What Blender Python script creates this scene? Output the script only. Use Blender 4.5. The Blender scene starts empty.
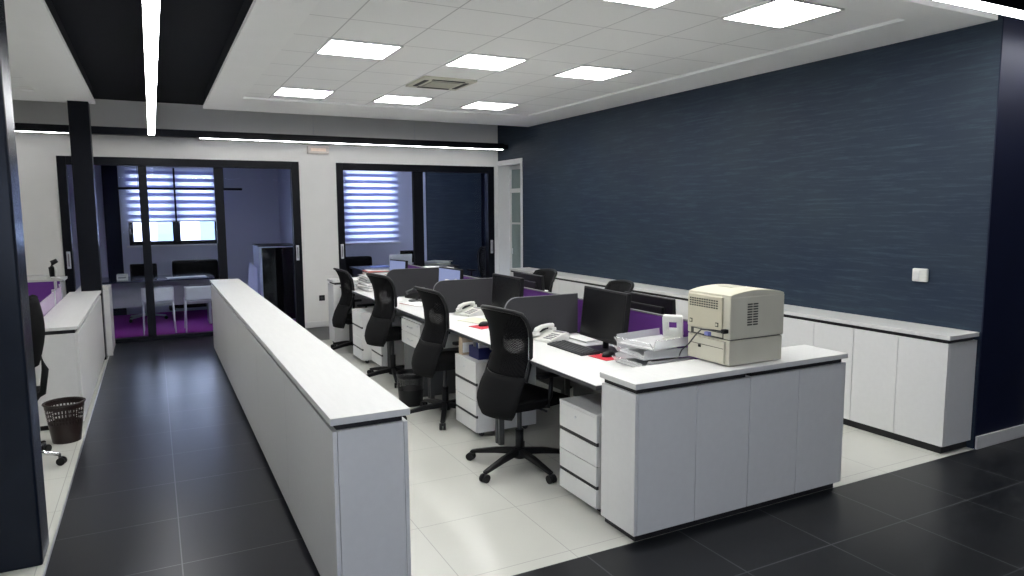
import bpy, bmesh, math, random
from mathutils import Vector, Matrix
random.seed(7)
SC = bpy.context.scene
COL = SC.collection
PI = math.pi
# ------------------------------------------------------------------ camera
F_PX, PITCH, YAW, ROLL, CAM_H = 696.7, 0.1107, 0.4745, -0.0062, 1.7271
cd = bpy.data.cameras.new('camera'); cam = bpy.data.objects.new('camera', cd); COL.objects.link(cam)
cd.sensor_width = 36.0; cd.lens = 36.0 * F_PX / 1024.0; cd.clip_start = 0.05; cd.clip_end = 200
fwd = Vector((math.sin(YAW) * math.cos(PITCH), math.cos(YAW) * math.cos(PITCH), -math.sin(PITCH)))
r0 = Vector((math.cos(YAW), -math.sin(YAW), 0)); u0 = r0.cross(fwd)
rt = r0 * math.cos(ROLL) + u0 * math.sin(ROLL); up = u0 * math.cos(ROLL) - r0 * math.sin(ROLL)
cam.matrix_world = Matrix(((rt.x, up.x, -fwd.x, 0), (rt.y, up.y, -fwd.y, 0), (rt.z, up.z, -fwd.z, CAM_H), (0, 0, 0, 1)))
SC.camera = cam
# ------------------------------------------------------------------ world, exposure
W = bpy.data.worlds.new('world'); SC.world = W; W.use_nodes = True
bg = W.node_tree.nodes['Background']; bg.inputs[0].default_value = (0.72, 0.80, 1.0, 1); bg.inputs[1].default_value = 12.0
SC.view_settings.view_transform = 'Standard'; SC.view_settings.look = 'None'
SC.view_settings.exposure = 0.0; SC.view_settings.gamma = 1.0
SC.view_settings.use_curve_mapping = False
cy = SC.cycles
cy.use_denoising = True; cy.max_bounces = 12; cy.diffuse_bounces = 9; cy.glossy_bounces = 4
cy.transparent_max_bounces = 12; cy.sample_clamp_indirect = 15.0; cy.caustics_reflective = False; cy.caustics_refractive = False
PANEL_E, STRIP_E = 24.0, 27.0
def portal(name, loc, rot, sx, sy):
    l = bpy.data.lights.new(name, 'AREA'); l.shape = 'RECTANGLE'; l.size = sx; l.size_y = sy
    l.cycles.is_portal = True
    o = bpy.data.objects.new(name, l); COL.objects.link(o); o.location = loc; o.rotation_euler = rot; return o

# ------------------------------------------------------------------ materials
def nodes(name):
    m = bpy.data.materials.new(name); m.use_nodes = True
    nt = m.node_tree; return m, nt, nt.nodes['Principled BSDF']
def N(nt, t, **kw):
    n = nt.nodes.new(t)
    for k, v in kw.items(): setattr(n, k, v)
    return n
def mat(name, col, rough=0.5, metal=0.0, var=0.04, scale=18, spec=0.4, bump=0.0, stretch=None, emit=None, es=0):
    m, nt, b = nodes(name)
    tc = N(nt, 'ShaderNodeTexCoord'); mp = N(nt, 'ShaderNodeMapping')
    if stretch: mp.inputs['Scale'].default_value = stretch
    nt.links.new(tc.outputs['Object'], mp.inputs[0])
    nz = N(nt, 'ShaderNodeTexNoise'); nz.inputs['Scale'].default_value = scale; nz.inputs['Detail'].default_value = 3
    nt.links.new(mp.outputs[0], nz.inputs['Vector'])
    rp = N(nt, 'ShaderNodeValToRGB')
    rp.color_ramp.elements[0].position = 0.3; rp.color_ramp.elements[1].position = 0.7
    rp.color_ramp.elements[0].color = (*[c * (1 - var) for c in col], 1)
    rp.color_ramp.elements[1].color = (*[min(1, c * (1 + var)) for c in col], 1)
    nt.links.new(nz.outputs[0], rp.inputs[0]); nt.links.new(rp.outputs[0], b.inputs['Base Color'])
    b.inputs['Roughness'].default_value = rough; b.inputs['Metallic'].default_value = metal
    b.inputs['Specular IOR Level'].default_value = spec
    if bump:
        bp = N(nt, 'ShaderNodeBump'); bp.inputs['Strength'].default_value = bump; bp.inputs['Distance'].default_value = 0.004
        nt.links.new(nz.outputs[0], bp.inputs['Height']); nt.links.new(bp.outputs[0], b.inputs['Normal'])
    if emit:
        b.inputs['Emission Color'].default_value = (*emit, 1); b.inputs['Emission Strength'].default_value = es
    return m
def tile_mat(name, base, line, px, py, ox, oy, w, rough, var, nscale=1.6, rvar=0.0, spec=0.5):
    """square tiles laid on the floor: joints every px / py metres, cloudy stone between them"""
    m, nt, b = nodes(name)
    tc = N(nt, 'ShaderNodeTexCoord'); sp = N(nt, 'ShaderNodeSeparateXYZ'); nt.links.new(tc.outputs['Object'], sp.inputs[0])
    def joint(out, p, o):
        a = N(nt, 'ShaderNodeMath', operation='SUBTRACT'); a.inputs[1].default_value = o - 50 * p; nt.links.new(out, a.inputs[0])
        d = N(nt, 'ShaderNodeMath', operation='MODULO'); d.inputs[1].default_value = p; nt.links.new(a.outputs[0], d.inputs[0])
        l = N(nt, 'ShaderNodeMath', operation='LESS_THAN'); l.inputs[1].default_value = w; nt.links.new(d.outputs[0], l.inputs[0])
        return l
    jx, jy = joint(sp.outputs[0], px, ox), joint(sp.outputs[1], py, oy)
    mx = N(nt, 'ShaderNodeMath', operation='MAXIMUM'); nt.links.new(jx.outputs[0], mx.inputs[0]); nt.links.new(jy.outputs[0], mx.inputs[1])
    nz = N(nt, 'ShaderNodeTexNoise'); nz.inputs['Scale'].default_value = nscale; nz.inputs['Detail'].default_value = 3
    nt.links.new(tc.outputs['Object'], nz.inputs['Vector'])
    rp = N(nt, 'ShaderNodeValToRGB'); rp.color_ramp.elements[0].position = .1; rp.color_ramp.elements[1].position = .9
    rp.color_ramp.elements[0].color = (*[c * (1 - var) for c in base], 1); rp.color_ramp.elements[1].color = (*[c * (1 + var) for c in base], 1)
    nt.links.new(nz.outputs[0], rp.inputs[0])
    mix = N(nt, 'ShaderNodeMix', data_type='RGBA'); nt.links.new(mx.outputs[0], mix.inputs[0])
    nt.links.new(rp.outputs[0], mix.inputs[6]); mix.inputs[7].default_value = (*line, 1)
    nt.links.new(mix.outputs[2], b.inputs['Base Color'])
    rr = N(nt, 'ShaderNodeMapRange'); rr.inputs[1].default_value = .1; rr.inputs[2].default_value = .9
    rr.inputs[3].default_value = rough - rvar; rr.inputs[4].default_value = rough + rvar
    nt.links.new(nz.outputs[0], rr.inputs[0]); nt.links.new(rr.outputs[0], b.inputs['Roughness'])
    b.inputs['Specular IOR Level'].default_value = spec
    return m
def glass_mat(name, tint=(0.93, 0.95, 0.98), refl=0.12):
    m = bpy.data.materials.new(name); m.use_nodes = True; nt = m.node_tree; nt.nodes.clear()
    out = N(nt, 'ShaderNodeOutputMaterial'); t = N(nt, 'ShaderNodeBsdfTransparent'); t.inputs[0].default_value = (*tint, 1)
    g = N(nt, 'ShaderNodeBsdfGlossy'); g.inputs['Roughness'].default_value = 0.02
    lw = N(nt, 'ShaderNodeLayerWeight'); lw.inputs[0].default_value = refl
    mx = N(nt, 'ShaderNodeMixShader'); nt.links.new(lw.outputs['Fresnel'], mx.inputs[0])
    nt.links.new(t.outputs[0], mx.inputs[1]); nt.links.new(g.outputs[0], mx.inputs[2]); nt.links.new(mx.outputs[0], out.inputs[0])
    return m
def clear_plastic(name, col, amount):
    m = bpy.data.materials.new(name); m.use_nodes = True; nt = m.node_tree
    b = nt.nodes['Principled BSDF']; b.inputs['Base Color'].default_value = (*col, 1); b.inputs['Roughness'].default_value = .25
    t = N(nt, 'ShaderNodeBsdfTransparent'); mx = N(nt, 'ShaderNodeMixShader'); mx.inputs[0].default_value = amount
    nt.links.new(t.outputs[0], mx.inputs[1]); nt.links.new(b.outputs[0], mx.inputs[2])
    nt.links.new(mx.outputs[0], nt.nodes['Material Output'].inputs[0]); return m
def mesh_fabric(name, col, pitch, gap, gap_rest):
    """woven net: little see-through holes between the threads"""
    m, nt, b = nodes(name)
    b.inputs['Base Color'].default_value = (*col, 1); b.inputs['Roughness'].default_value = .8; b.inputs['Specular IOR Level'].default_value = .12
    tc = N(nt, 'ShaderNodeTexCoord'); ck = N(nt, 'ShaderNodeTexChecker'); ck.inputs['Scale'].default_value = 1 / pitch
    nt.links.new(tc.outputs['Object'], ck.inputs['Vector'])
    # an oval window of open weave in the middle of the back, close weave elsewhere
    mp = N(nt, 'ShaderNodeMapping'); mp.inputs['Location'].default_value = (0, .095 / .085, -.875 / .07); mp.inputs['Scale'].default_value = (0, 1 / .085, 1 / .07)
    nt.links.new(tc.outputs['Object'], mp.inputs[0]); ln = N(nt, 'ShaderNodeVectorMath', operation='LENGTH'); nt.links.new(mp.outputs[0], ln.inputs[0])
    mr = N(nt, 'ShaderNodeMapRange'); mr.inputs[1].default_value = .85; mr.inputs[2].default_value = 1.05; mr.inputs[3].default_value = gap; mr.inputs[4].default_value = gap_rest
    nt.links.new(ln.outputs['Value'], mr.inputs[0])
    ml = N(nt, 'ShaderNodeMath', operation='MULTIPLY'); nt.links.new(mr.outputs[0], ml.inputs[1]); nt.links.new(ck.outputs['Fac'], ml.inputs[0])
    t = N(nt, 'ShaderNodeBsdfTransparent'); mx = N(nt, 'ShaderNodeMixShader')
    nt.links.new(ml.outputs[0], mx.inputs[0]); nt.links.new(b.outputs[0], mx.inputs[1]); nt.links.new(t.outputs[0], mx.inputs[2])
    nt.links.new(mx.outputs[0], nt.nodes['Material Output'].inputs[0]); return m
def emitter(name, col, s):
    m = bpy.data.materials.new(name); m.use_nodes = True; nt = m.node_tree; nt.nodes.clear()
    o = N(nt, 'ShaderNodeOutputMaterial'); e = N(nt, 'ShaderNodeEmission'); e.inputs[0].default_value = (*col, 1); e.inputs[1].default_value = s
    nt.links.new(e.outputs[0], o.inputs[0]); return m
def navy_mat():
    """dark blue plaster brushed sideways, thin pale scratches in the strokes"""
    m, nt, b = nodes('navy_brushed_plaster')
    tc = N(nt, 'ShaderNodeTexCoord')
    def noise(sc, detail, xyz, rough=.6):
        mp = N(nt, 'ShaderNodeMapping'); mp.inputs['Scale'].default_value = xyz; nt.links.new(tc.outputs['Object'], mp.inputs[0])
        n = N(nt, 'ShaderNodeTexNoise'); n.inputs['Scale'].default_value = sc; n.inputs['Detail'].default_value = detail
        n.inputs['Roughness'].default_value = rough; nt.links.new(mp.outputs[0], n.inputs['Vector']); return n
    big = noise(1.1, 4, (1, 1, 1.4)); st = noise(4.5, 9, (.55, .55, 10), .78)
    rp = N(nt, 'ShaderNodeValToRGB'); e = rp.color_ramp.elements
    e[0].position = .3; e[0].color = (0.013, 0.024, 0.046, 1); e[1].position = .72; e[1].color = (0.022, 0.036, 0.053, 1)
    nt.links.new(big.outputs[0], rp.inputs[0])
    s2 = N(nt, 'ShaderNodeValToRGB'); e = s2.color_ramp.elements
    e[0].position = .50; e[0].color = (0, 0, 0, 1); e[1].position = .95; e[1].color = (1, 1, 1, 1)
    nt.links.new(st.outputs[0], s2.inputs[0])
    mix = N(nt, 'ShaderNodeMix', data_type='RGBA'); nt.links.new(s2.outputs[0], mix.inputs[0])
    nt.links.new(rp.outputs[0], mix.inputs[6]); mix.inputs[7].default_value = (0.065, 0.10, 0.125, 1)
    nt.links.new(mix.outputs[2], b.inputs['Base Color']); b.inputs['Roughness'].default_value = .6; b.inputs['Specular IOR Level'].default_value = .3
    bp = N(nt, 'ShaderNodeBump'); bp.inputs['Strength'].default_value = .12; bp.inputs['Distance'].default_value = .003
    nt.links.new(st.outputs[0], bp.inputs['Height']); nt.links.new(bp.outputs[0], b.inputs['Normal'])
    return m
def wire_mat(name, col, pitch, gapz):
    """perforated sheet: rows of slots cut through it"""
    m, nt, b = nodes(name)
    b.inputs['Base Color'].default_value = (*col, 1); b.inputs['Roughness'].default_value = .4
    tc = N(nt, 'ShaderNodeTexCoord'); sp = N(nt, 'ShaderNodeSeparateXYZ'); nt.links.new(tc.outputs['Object'], sp.inputs[0])
    at = N(nt, 'ShaderNodeMath', operation='ARCTAN2'); nt.links.new(sp.outputs[1], at.inputs[0]); nt.links.new(sp.outputs[0], at.inputs[1])
    def cell(src, p, duty):
        a = N(nt, 'ShaderNodeMath', operation='ADD'); a.inputs[1].default_value = 50 * p; nt.links.new(src, a.inputs[0])
        d = N(nt, 'ShaderNodeMath', operation='MODULO'); d.inputs[1].default_value = p; nt.links.new(a.outputs[0], d.inputs[0])
        l = N(nt, 'ShaderNodeMath', operation='LESS_THAN'); l.inputs[1].default_value = p * duty; nt.links.new(d.outputs[0], l.inputs[0]); return l
    c1 = cell(at.outputs[0], pitch, .55); c2 = cell(sp.outputs[2], gapz, .7)
    g = N(nt, 'ShaderNodeMath', operation='MULTIPLY'); nt.links.new(c1.outputs[0], g.inputs[0]); nt.links.new(c2.outputs[0], g.inputs[1])
    t = N(nt, 'ShaderNodeBsdfTransparent'); mx = N(nt, 'ShaderNodeMixShader'); nt.links.new(g.outputs[0], mx.inputs[0])
    nt.links.new(b.outputs[0], mx.inputs[1]); nt.links.new(t.outputs[0], mx.inputs[2])
    nt.links.new(mx.outputs[0], nt.nodes['Material Output'].inputs[0]); return m

white_lam = mat('white_laminate', (0.66, 0.66, 0.65), .38, var=.015, scale=30)
white_top = mat('white_worktop_laminate', (0.62, 0.62, 0.605), .45, var=.02, scale=40, stretch=(1, .15, 1))
desk_white = mat('white_desk_laminate', (0.68, 0.68, 0.665), .38, var=.01)
black_gap = mat('black_recess', (0.012, 0.012, 0.014), .5)
edge_dark = mat('dark_desk_edge', (0.035, 0.035, 0.04), .5)
grey_panel = mat('grey_leg_panel', (0.075, 0.078, 0.08), .5)
wall_white = mat('white_wall_paint', (0.70, 0.69, 0.665), .85, var=.02, scale=3)
room_wall = mat('wall_paint_with_blue_daylight', (0.54, 0.56, 0.66), .85, var=.02, scale=3)  # blue of the daylight mixed into the wall colour
ceil_white = mat('white_ceiling_plaster', (0.89, 0.895, 0.875), .9, var=.01, scale=4)
ceil_black = mat('black_ceiling_paint', (0.007, 0.008, 0.011), .8, var=.1, spec=.15)
navy = navy_mat()
navy_plain = mat('plain_navy_paint', (0.007, 0.010, 0.030), .5, var=.08, scale=4, spec=.2)
steel_black = mat('black_powder_coat', (0.0035, 0.004, 0.007), .35, var=.1, spec=.15)
column_mat = mat('glossy_dark_blue_lacquer', (0.005, 0.008, 0.015), .25, var=.15, scale=5, spec=.18)
alu = mat('brushed_aluminium', (0.62, 0.63, 0.66), .3, .9)
chrome = mat('chrome', (0.7, 0.7, 0.72), .15, 1.0)
glass = glass_mat('clear_door_glass')
tinted = glass_mat('frosted_green_glass', (0.75, 0.85, 0.82), .3)
screen_grey = mat('charcoal_screen_fabric', (0.038, 0.038, 0.041), .85, var=.08, scale=300, spec=.2)
screen_edge = mat('grey_screen_trim', (0.16, 0.16, 0.17), .4, .3)
purple = mat('purple_partition_fabric', (0.105, 0.022, 0.20), .7, var=.06, scale=200)
lilac = clear_plastic('lilac_translucent_acrylic', (0.50, 0.36, 0.56), .8)
chair_black = mat('black_chair_fabric', (0.004, 0.004, 0.0045), .85, var=.15, scale=400, bump=.2, spec=.12)
chair_grey = mat('dark_grey_chair_fabric', (0.008, 0.008, 0.0085), .9, var=.2, scale=400, bump=.2, spec=.12)
chair_net = mesh_fabric('black_chair_net', (0.004, 0.004, 0.0045), .007, .45, .04)
plastic_black = mat('black_plastic', (0.006, 0.006, 0.007), .42, spec=.25)
key_grey = mat('charcoal_keys', (0.035, 0.036, 0.04), .5)
plastic_dark = mat('dark_grey_plastic', (0.035, 0.036, 0.04), .45)
screen_black = mat('black_display_glass', (0.005, 0.005, 0.006), .25, spec=.3)
screen_reflection = mat('blue_reflection_display', (0.02, 0.02, 0.03), .3, emit=(0.30, 0.36, 0.62), es=.75)  # bluish window reflection put in as a low emission
beige = mat('aged_beige_plastic', (0.56, 0.54, 0.44), .45, var=.03, scale=6)
beige_dark = mat('warm_beige_plastic', (0.52, 0.49, 0.37), .45, var=.03, scale=6)
vent_dark = mat('vent_shadow_slot', (0.05, 0.05, 0.045), .7)
phone_white = mat('white_phone_plastic', (0.66, 0.66, 0.62), .35)
phone_grey = mat('grey_phone_keys', (0.25, 0.25, 0.26), .5)
red_mat = mat('red_cloth', (0.55, 0.03, 0.05), .7)
paper = mat('white_paper', (0.78, 0.78, 0.76), .8, var=.02)
paper_cream = mat('cream_paper', (0.66, 0.66, 0.52), .8)
paper_grey = mat('grey_paper', (0.42, 0.42, 0.42), .8)
paper_red = mat('red_folder_card', (0.42, 0.12, 0.10), .7)
paper_blue = mat('blue_folder_card', (0.10, 0.14, 0.40), .6)
tray_clear = clear_plastic('clear_acrylic', (0.72, 0.73, 0.74), .34)
brown_pl = mat('dark_brown_plastic', (0.022, 0.013, 0.012), .35)
brown_perf = wire_mat('perforated_brown_plastic', (0.022, 0.013, 0.012), .18, .030)
wire_perf = wire_mat('black_wire_net', (0.012, 0.012, 0.013), .05, .012)
blue_pl = mat('dark_blue_plastic', (0.012, 0.016, 0.09), .4)
carpet = mat('purple_carpet', (0.34, 0.02, 0.35), .95, var=.2, scale=150, bump=.3)
def blind_mat(name, col, through, see):
    """thin cloth: daylight soaks through it, a little passes straight between the threads"""
    m = bpy.data.materials.new(name); m.use_nodes = True; nt = m.node_tree; nt.nodes.clear()
    o = N(nt, 'ShaderNodeOutputMaterial'); d = N(nt, 'ShaderNodeBsdfDiffuse'); d.inputs[0].default_value = (*col, 1)
    t = N(nt, 'ShaderNodeBsdfTranslucent'); t.inputs[0].default_value = (*col, 1); p = N(nt, 'ShaderNodeBsdfTransparent')
    a = N(nt, 'ShaderNodeMixShader'); a.inputs[0].default_value = through; nt.links.new(d.outputs[0], a.inputs[1]); nt.links.new(t.outputs[0], a.inputs[2])
    c = N(nt, 'ShaderNodeMixShader'); c.inputs[0].default_value = see; nt.links.new(a.outputs[0], c.inputs[1]); nt.links.new(p.outputs[0], c.inputs[2])
    nt.links.new(c.outputs[0], o.inputs[0]); return m
blind_solid = blind_mat('blind_opaque_band', (0.48, 0.50, 0.70), .40, .0)
blind_sheer = blind_mat('blind_sheer_band', (0.85, 0.87, 0.97), .55, .22)
mirror_black = mat('black_gloss_panel', (0.004, 0.004, 0.005), .04, spec=1.0)
green_grey = mat('grey_green_door_panel', (0.20, 0.26, 0.25), .3)
diffuser = emitter('lit_panel_diffuser', (1.0, 1.0, 0.98), PANEL_E)
strip_lit = emitter('lit_strip_diffuser', (0.97, 0.98, 1.0), STRIP_E)
strip_dim = emitter('thin_strip_diffuser', (0.97, 0.98, 1.0), 3)
emerg_m = mat('emergency_light_cover', (0.62, 0.55, 0.50), .3)
ac_cream = mat('cream_vent_plastic', (0.58, 0.57, 0.47), .5)
ac_grille = mat('vent_grille', (0.33, 0.33, 0.27), .6)
facade = mat('pale_facade_render', (0.75, 0.76, 0.78), .9)
facade_blue = mat('blue_grey_facade', (0.20, 0.28, 0.42), .8)
floor_white = tile_mat('cream_floor_tiles', (0.57, 0.57, 0.52), (0.38, 0.38, 0.35), .60, .60, 1.20, 5.28, .004, .26, .03, 2.0, .02)
floor_black = tile_mat('black_floor_tiles', (0.007, 0.008, 0.010), (0.065, 0.07, 0.075), .590, .590, 2.436, 2.30, .008, .32, .12, 2.0, .03, .33)
floor_aisle = tile_mat('black_aisle_tiles', (0.009, 0.0095, 0.013), (0.09, 0.09, 0.095), .596, .590, .035, 4.25, .006, .30, .12, 2.0, .03, .32)
ceil_tiles = tile_mat('mineral_ceiling_tiles', (0.87, 0.875, 0.855), (0.56, 0.56, 0.55), .558, .5625, 1.2525, 5.366, .010, .95, .015, 60)

# ------------------------------------------------------------------ mesh helpers
class MB:
    def __init__(s): s.bm = bmesh.new(); s.mats = []
    def _mi(s, m):
        if m not in s.mats: s.mats.append(m)
        return s.mats.index(m)
    def _add(s, tmp, m, xf=None):
        i = s._mi(m)
        for f in tmp.faces: f.material_index = i
        if xf is not None: tmp.transform(xf)
        me = bpy.data.meshes.new('t'); tmp.to_mesh(me); tmp.free(); s.bm.from_mesh(me); bpy.data.meshes.remove(me); return s
    def box(s, x0, x1, y0, y1, z0, z1, m, bev=0.0, xf=None, seg=2):
        t = bmesh.new(); bmesh.ops.create_cube(t, size=1)
        for v in t.verts: v.co = Vector((x0 + (v.co.x + .5) * (x1 - x0), y0 + (v.co.y + .5) * (y1 - y0), z0 + (v.co.z + .5) * (z1 - z0)))
        if bev: bmesh.ops.bevel(t, geom=list(t.edges), offset=min(bev, .45 * min(abs(x1 - x0), abs(y1 - y0), abs(z1 - z0))), segments=seg, profile=.6, affect='EDGES')
        return s._add(t, m, xf)
    def cyl(s, p0, p1, r0, r1, m, n=20, xf=None, cap=True):
        p0, p1 = Vector(p0), Vector(p1); d = p1 - p0; t = bmesh.new()
        bmesh.ops.create_cone(t, cap_ends=cap, segments=n, radius1=r0, radius2=r1, depth=d.length)
        M_ = Matrix.Translation((p0 + p1) / 2) @ d.to_track_quat('Z', 'Y').to_matrix().to_4x4(); t.transform(M_)
        for f in t.faces: f.smooth = len(f.verts) == 4
        return s._add(t, m, xf)
    def tube(s, pts, r, m, n=8, xf=None):
        pts = [Vector(p) for p in pts]; t = bmesh.new(); rings = []; rr = r if isinstance(r, (list, tuple)) else [r] * len(pts)
        for i, p in enumerate(pts):
            d = (pts[min(i + 1, len(pts) - 1)] - pts[max(i - 1, 0)]).normalized()
            a = d.cross(Vector((0, 0, 1)))
            if a.length < .2: a = d.cross(Vector((1, 0, 0)))
            a.normalize(); b_ = d.cross(a)
            rings.append([t.verts.new(p + (a * math.cos(2 * PI * k / n) + b_ * math.sin(2 * PI * k / n)) * rr[i]) for k in range(n)])
        for i in range(len(rings) - 1):
            for k in range(n):
                f = t.faces.new((rings[i][k], rings[i][(k + 1) % n], rings[i + 1][(k + 1) % n], rings[i + 1][k])); f.smooth = True
        t.faces.new(rings[0][::-1]); t.faces.new(rings[-1])
        bmesh.ops.recalc_face_normals(t, faces=t.faces); return s._add(t, m, xf)
    def lathe(s, prof, c, m, n=28, xf=None):
        t = bmesh.new(); rings = []
        for r, z in prof: rings.append([t.verts.new((c[0] + r * math.cos(2 * PI * k / n), c[1] + r * math.sin(2 * PI * k / n), c[2] + z)) for k in range(n)])
        for i in range(len(rings) - 1):
            for k in range(n):
                f = t.faces.new((rings[i][k], rings[i][(k + 1) % n], rings[i + 1][(k + 1) % n], rings[i + 1][k])); f.smooth = True
        bmesh.ops.remove_doubles(t, verts=t.verts, dist=1e-6); return s._add(t, m, xf)
    def prism(s, poly, axis, a0, a1, m, bev=0.0, xf=None, smooth=False):
        """extrude a 2-D outline along an axis; the outline lies in the other two axes in xyz order"""
        t = bmesh.new()
        def P(p, a): return {'x': (a, p[0], p[1]), 'y': (p[0], a, p[1]), 'z': (p[0], p[1], a)}[axis]
        A = [t.verts.new(P(p, a0)) for p in poly]; B = [t.verts.new(P(p, a1)) for p in poly]
        t.faces.new(A); t.faces.new(B[::-1]); k = len(poly)
        for i in range(k):
            f = t.faces.new((A[i], B[i], B[(i + 1) % k], A[(i + 1) % k])); f.smooth = smooth
        bmesh.ops.recalc_face_normals(t, faces=t.faces)
        if bev: bmesh.ops.bevel(t, geom=list(t.edges), offset=bev, segments=2, affect='EDGES')
        return s._add(t, m, xf)
    def sheet(s, fn, nu, nv, th, m, xf=None):
        """a curved sheet of real thickness from fn(u, v) -> point"""
        t = bmesh.new(); g = [[Vector(fn(i / nu, j / nv)) for j in range(nv + 1)] for i in range(nu + 1)]
        def nrm(i, j):
            a = g[min(i + 1, nu)][j] - g[max(i - 1, 0)][j]; b_ = g[i][min(j + 1, nv)] - g[i][max(j - 1, 0)]; return a.cross(b_).normalized()
        A = [[t.verts.new(g[i][j] + nrm(i, j) * th / 2) for j in range(nv + 1)] for i in range(nu + 1)]
        B = [[t.verts.new(g[i][j] - nrm(i, j) * th / 2) for j in range(nv + 1)] for i in range(nu + 1)]
        for i in range(nu):
            for j in range(nv):
                for G, fl in ((A, 0), (B, 1)):
                    q = (G[i][j], G[i + 1][j], G[i + 1][j + 1], G[i][j + 1]); f = t.faces.new(q[::-1] if fl else q); f.smooth = True
        for i in range(nu):
            t.faces.new((A[i][0], B[i][0], B[i + 1][0], A[i + 1][0])); t.faces.new((A[i][nv], A[i + 1][nv], B[i + 1][nv], B[i][nv]))
        for j in range(nv):
            t.faces.new((A[0][j], A[0][j + 1], B[0][j + 1], B[0][j])); t.faces.new((A[nu][j], B[nu][j], B[nu][j + 1], A[nu][j + 1]))
        bmesh.ops.recalc_face_normals(t, faces=t.faces); return s._add(t, m, xf)
    def build(s, name, parent=None, label=None):
        me = bpy.data.meshes.new(name); s.bm.to_mesh(me); s.bm.free()
        for m in s.mats: me.materials.append(m)
        o = bpy.data.objects.new(name, me); COL.objects.link(o)
        if parent is not None: o.parent = parent
        if label: o['label'] = label
        return o
def tag(o, label, cat, group=None):
    o['label'] = label; o['category'] = cat
    if group: o['group'] = group
    return o
def thing(name, label, cat, loc=(0, 0, 0), rz=0.0, group=None):
    o = bpy.data.objects.new(name, None); COL.objects.link(o); o.location = loc; o.rotation_euler = (0, 0, rz)
    o.empty_display_size = .1
    return tag(o, label, cat, group)
def struct(mb, name, parent=None):
    o = mb.build(name, parent)
    if parent is None: o['kind'] = 'structure'
    return o
def sroot(name, loc=(0, 0, 0)):
    o = bpy.data.objects.new(name, None); COL.objects.link(o); o.location = loc; o['kind'] = 'structure'; return o
def copy_thing(src, loc, rz=None, label=None, group=None):
    def rec(o, parent):
        c = o.copy(); COL.objects.link(c); c.parent = parent
        for ch in [x for x in bpy.data.objects if x.parent == o]: rec(ch, c)
        return c
    r = rec(src, None); r.location = loc
    if rz is not None: r.rotation_euler = (0, 0, rz)
    if label: r['label'] = label
    if group: r['group'] = group
    return r
T = Matrix.Translation
def RZ(a): return Matrix.Rotation(a, 4, 'Z')

# ------------------------------------------------------------------ the setting
X0, X1, Y0, YB, XR = -5.2, 8.0, -3.2, 10.55, 5.17
YS = 2.80          # front edge of the cream floor
ZC, ZD = 2.99, 3.18
AL, AR = -0.553, 0.630   # the black aisle
struct(MB().box(AR, XR, YS, 9.45, -.10, 0, floor_white), 'floor')
struct(MB().box(X0, AL, Y0, YB, -.10, 0, floor_white), 'floor_left_office')
struct(MB().box(AL, AR, YS, YB, -.10, 0, floor_aisle), 'floor_aisle')
struct(MB().box(AR, XR, 9.45, YB, -.10, 0, floor_aisle), 'floor_back_passage')
struct(MB().box(AL, X1, Y0, YS, -.10, 0, floor_black), 'floor_front_passage')
struct(MB().box(AL - .008, AL + .001, YS - 1.5, YB - .08, 0, .0035, alu), 'trim_1')
# right wall with a doorway near the back
b = MB()
b.box(XR, XR + .15, YS + .01, 9.70, 0, ZD, navy).box(XR, XR + .15, 9.70, YB, 2.50, ZD, navy)
struct(b, 'wall_right')
b = MB(); b.box(XR + .0, 5.80, YS - .0, YS + .009, 0, ZD, navy_plain).box(6.75, X1, YS, YS + .15, 0, ZD, navy_plain).box(5.80, 6.75, YS, YS + .15, 2.15, ZD, navy_plain).box(XR + .15, 5.80, YS + .009, YS + .15, 0, ZD, navy_plain)
struct(b, 'wall_front_right')
struct(MB().box(XR + .003, 5.79, YS - .016, YS, 0, .095, white_lam, .004), 'baseboard_front_right')
struct(MB().box(5.80, 6.76, YS + .151, YS + .22, 0, 2.2, wall_white), 'door_light_block')  # unseen slab added to stop sky light leaking around the door
# a white-cased door around the corner
d = sroot('door_4', (5.80, YS, 0))
MB().box(0, .08, -.02, .15, 0, 2.15, white_lam, .004).box(.87, .95, -.02, .15, 0, 2.15, white_lam, .004).box(.08, .87, -.02, .15, 2.07, 2.15, white_lam, .004).build('door_frame', d)
MB().box(.08, .87, .05, .09, 0.005, 2.07, white_lam, .003).build('door_leaf', d)
h = MB().tube([(.80, .05, 1.02), (.80, 0.0, 1.02), (.69, 0.0, 1.02)], .009, alu).build('door_handle', d)
# back wall with the two glazed openings
D1a, D1b, D2a, D2b, DT = -1.03, 1.94, 2.48, 5.085, 2.45
b = MB()
b.box(X0, D1a, YB, YB + .12, 0, ZD, wall_white).box(D1b, D2a, YB, YB + .12, 0, ZD, wall_white).box(D2b, XR + .15, YB, YB + .12, 0, ZD, wall_white)
b.box(D1a, D1b, YB, YB + .12, DT, ZD, wall_white).box(D2a, D2b, YB, YB + .12, DT, ZD, wall_white)
struct(b, 'wall_back')
for x0, x1, n in ((X0, D1a, 'left'), (D1b, D2a, 'middle')):
    struct(MB().box(x0, x1, YB - .013, YB, 0, .09, white_lam, .003), 'baseboard_back_' + n)
struct(MB().box(X0 - .15, X0, Y0, YB + .12, 0, ZD, wall_white), 'wall_left')
struct(MB().box(X1, X1 + .15, Y0, YS + .15, 0, ZD, navy_plain), 'wall_far_right')
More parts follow.
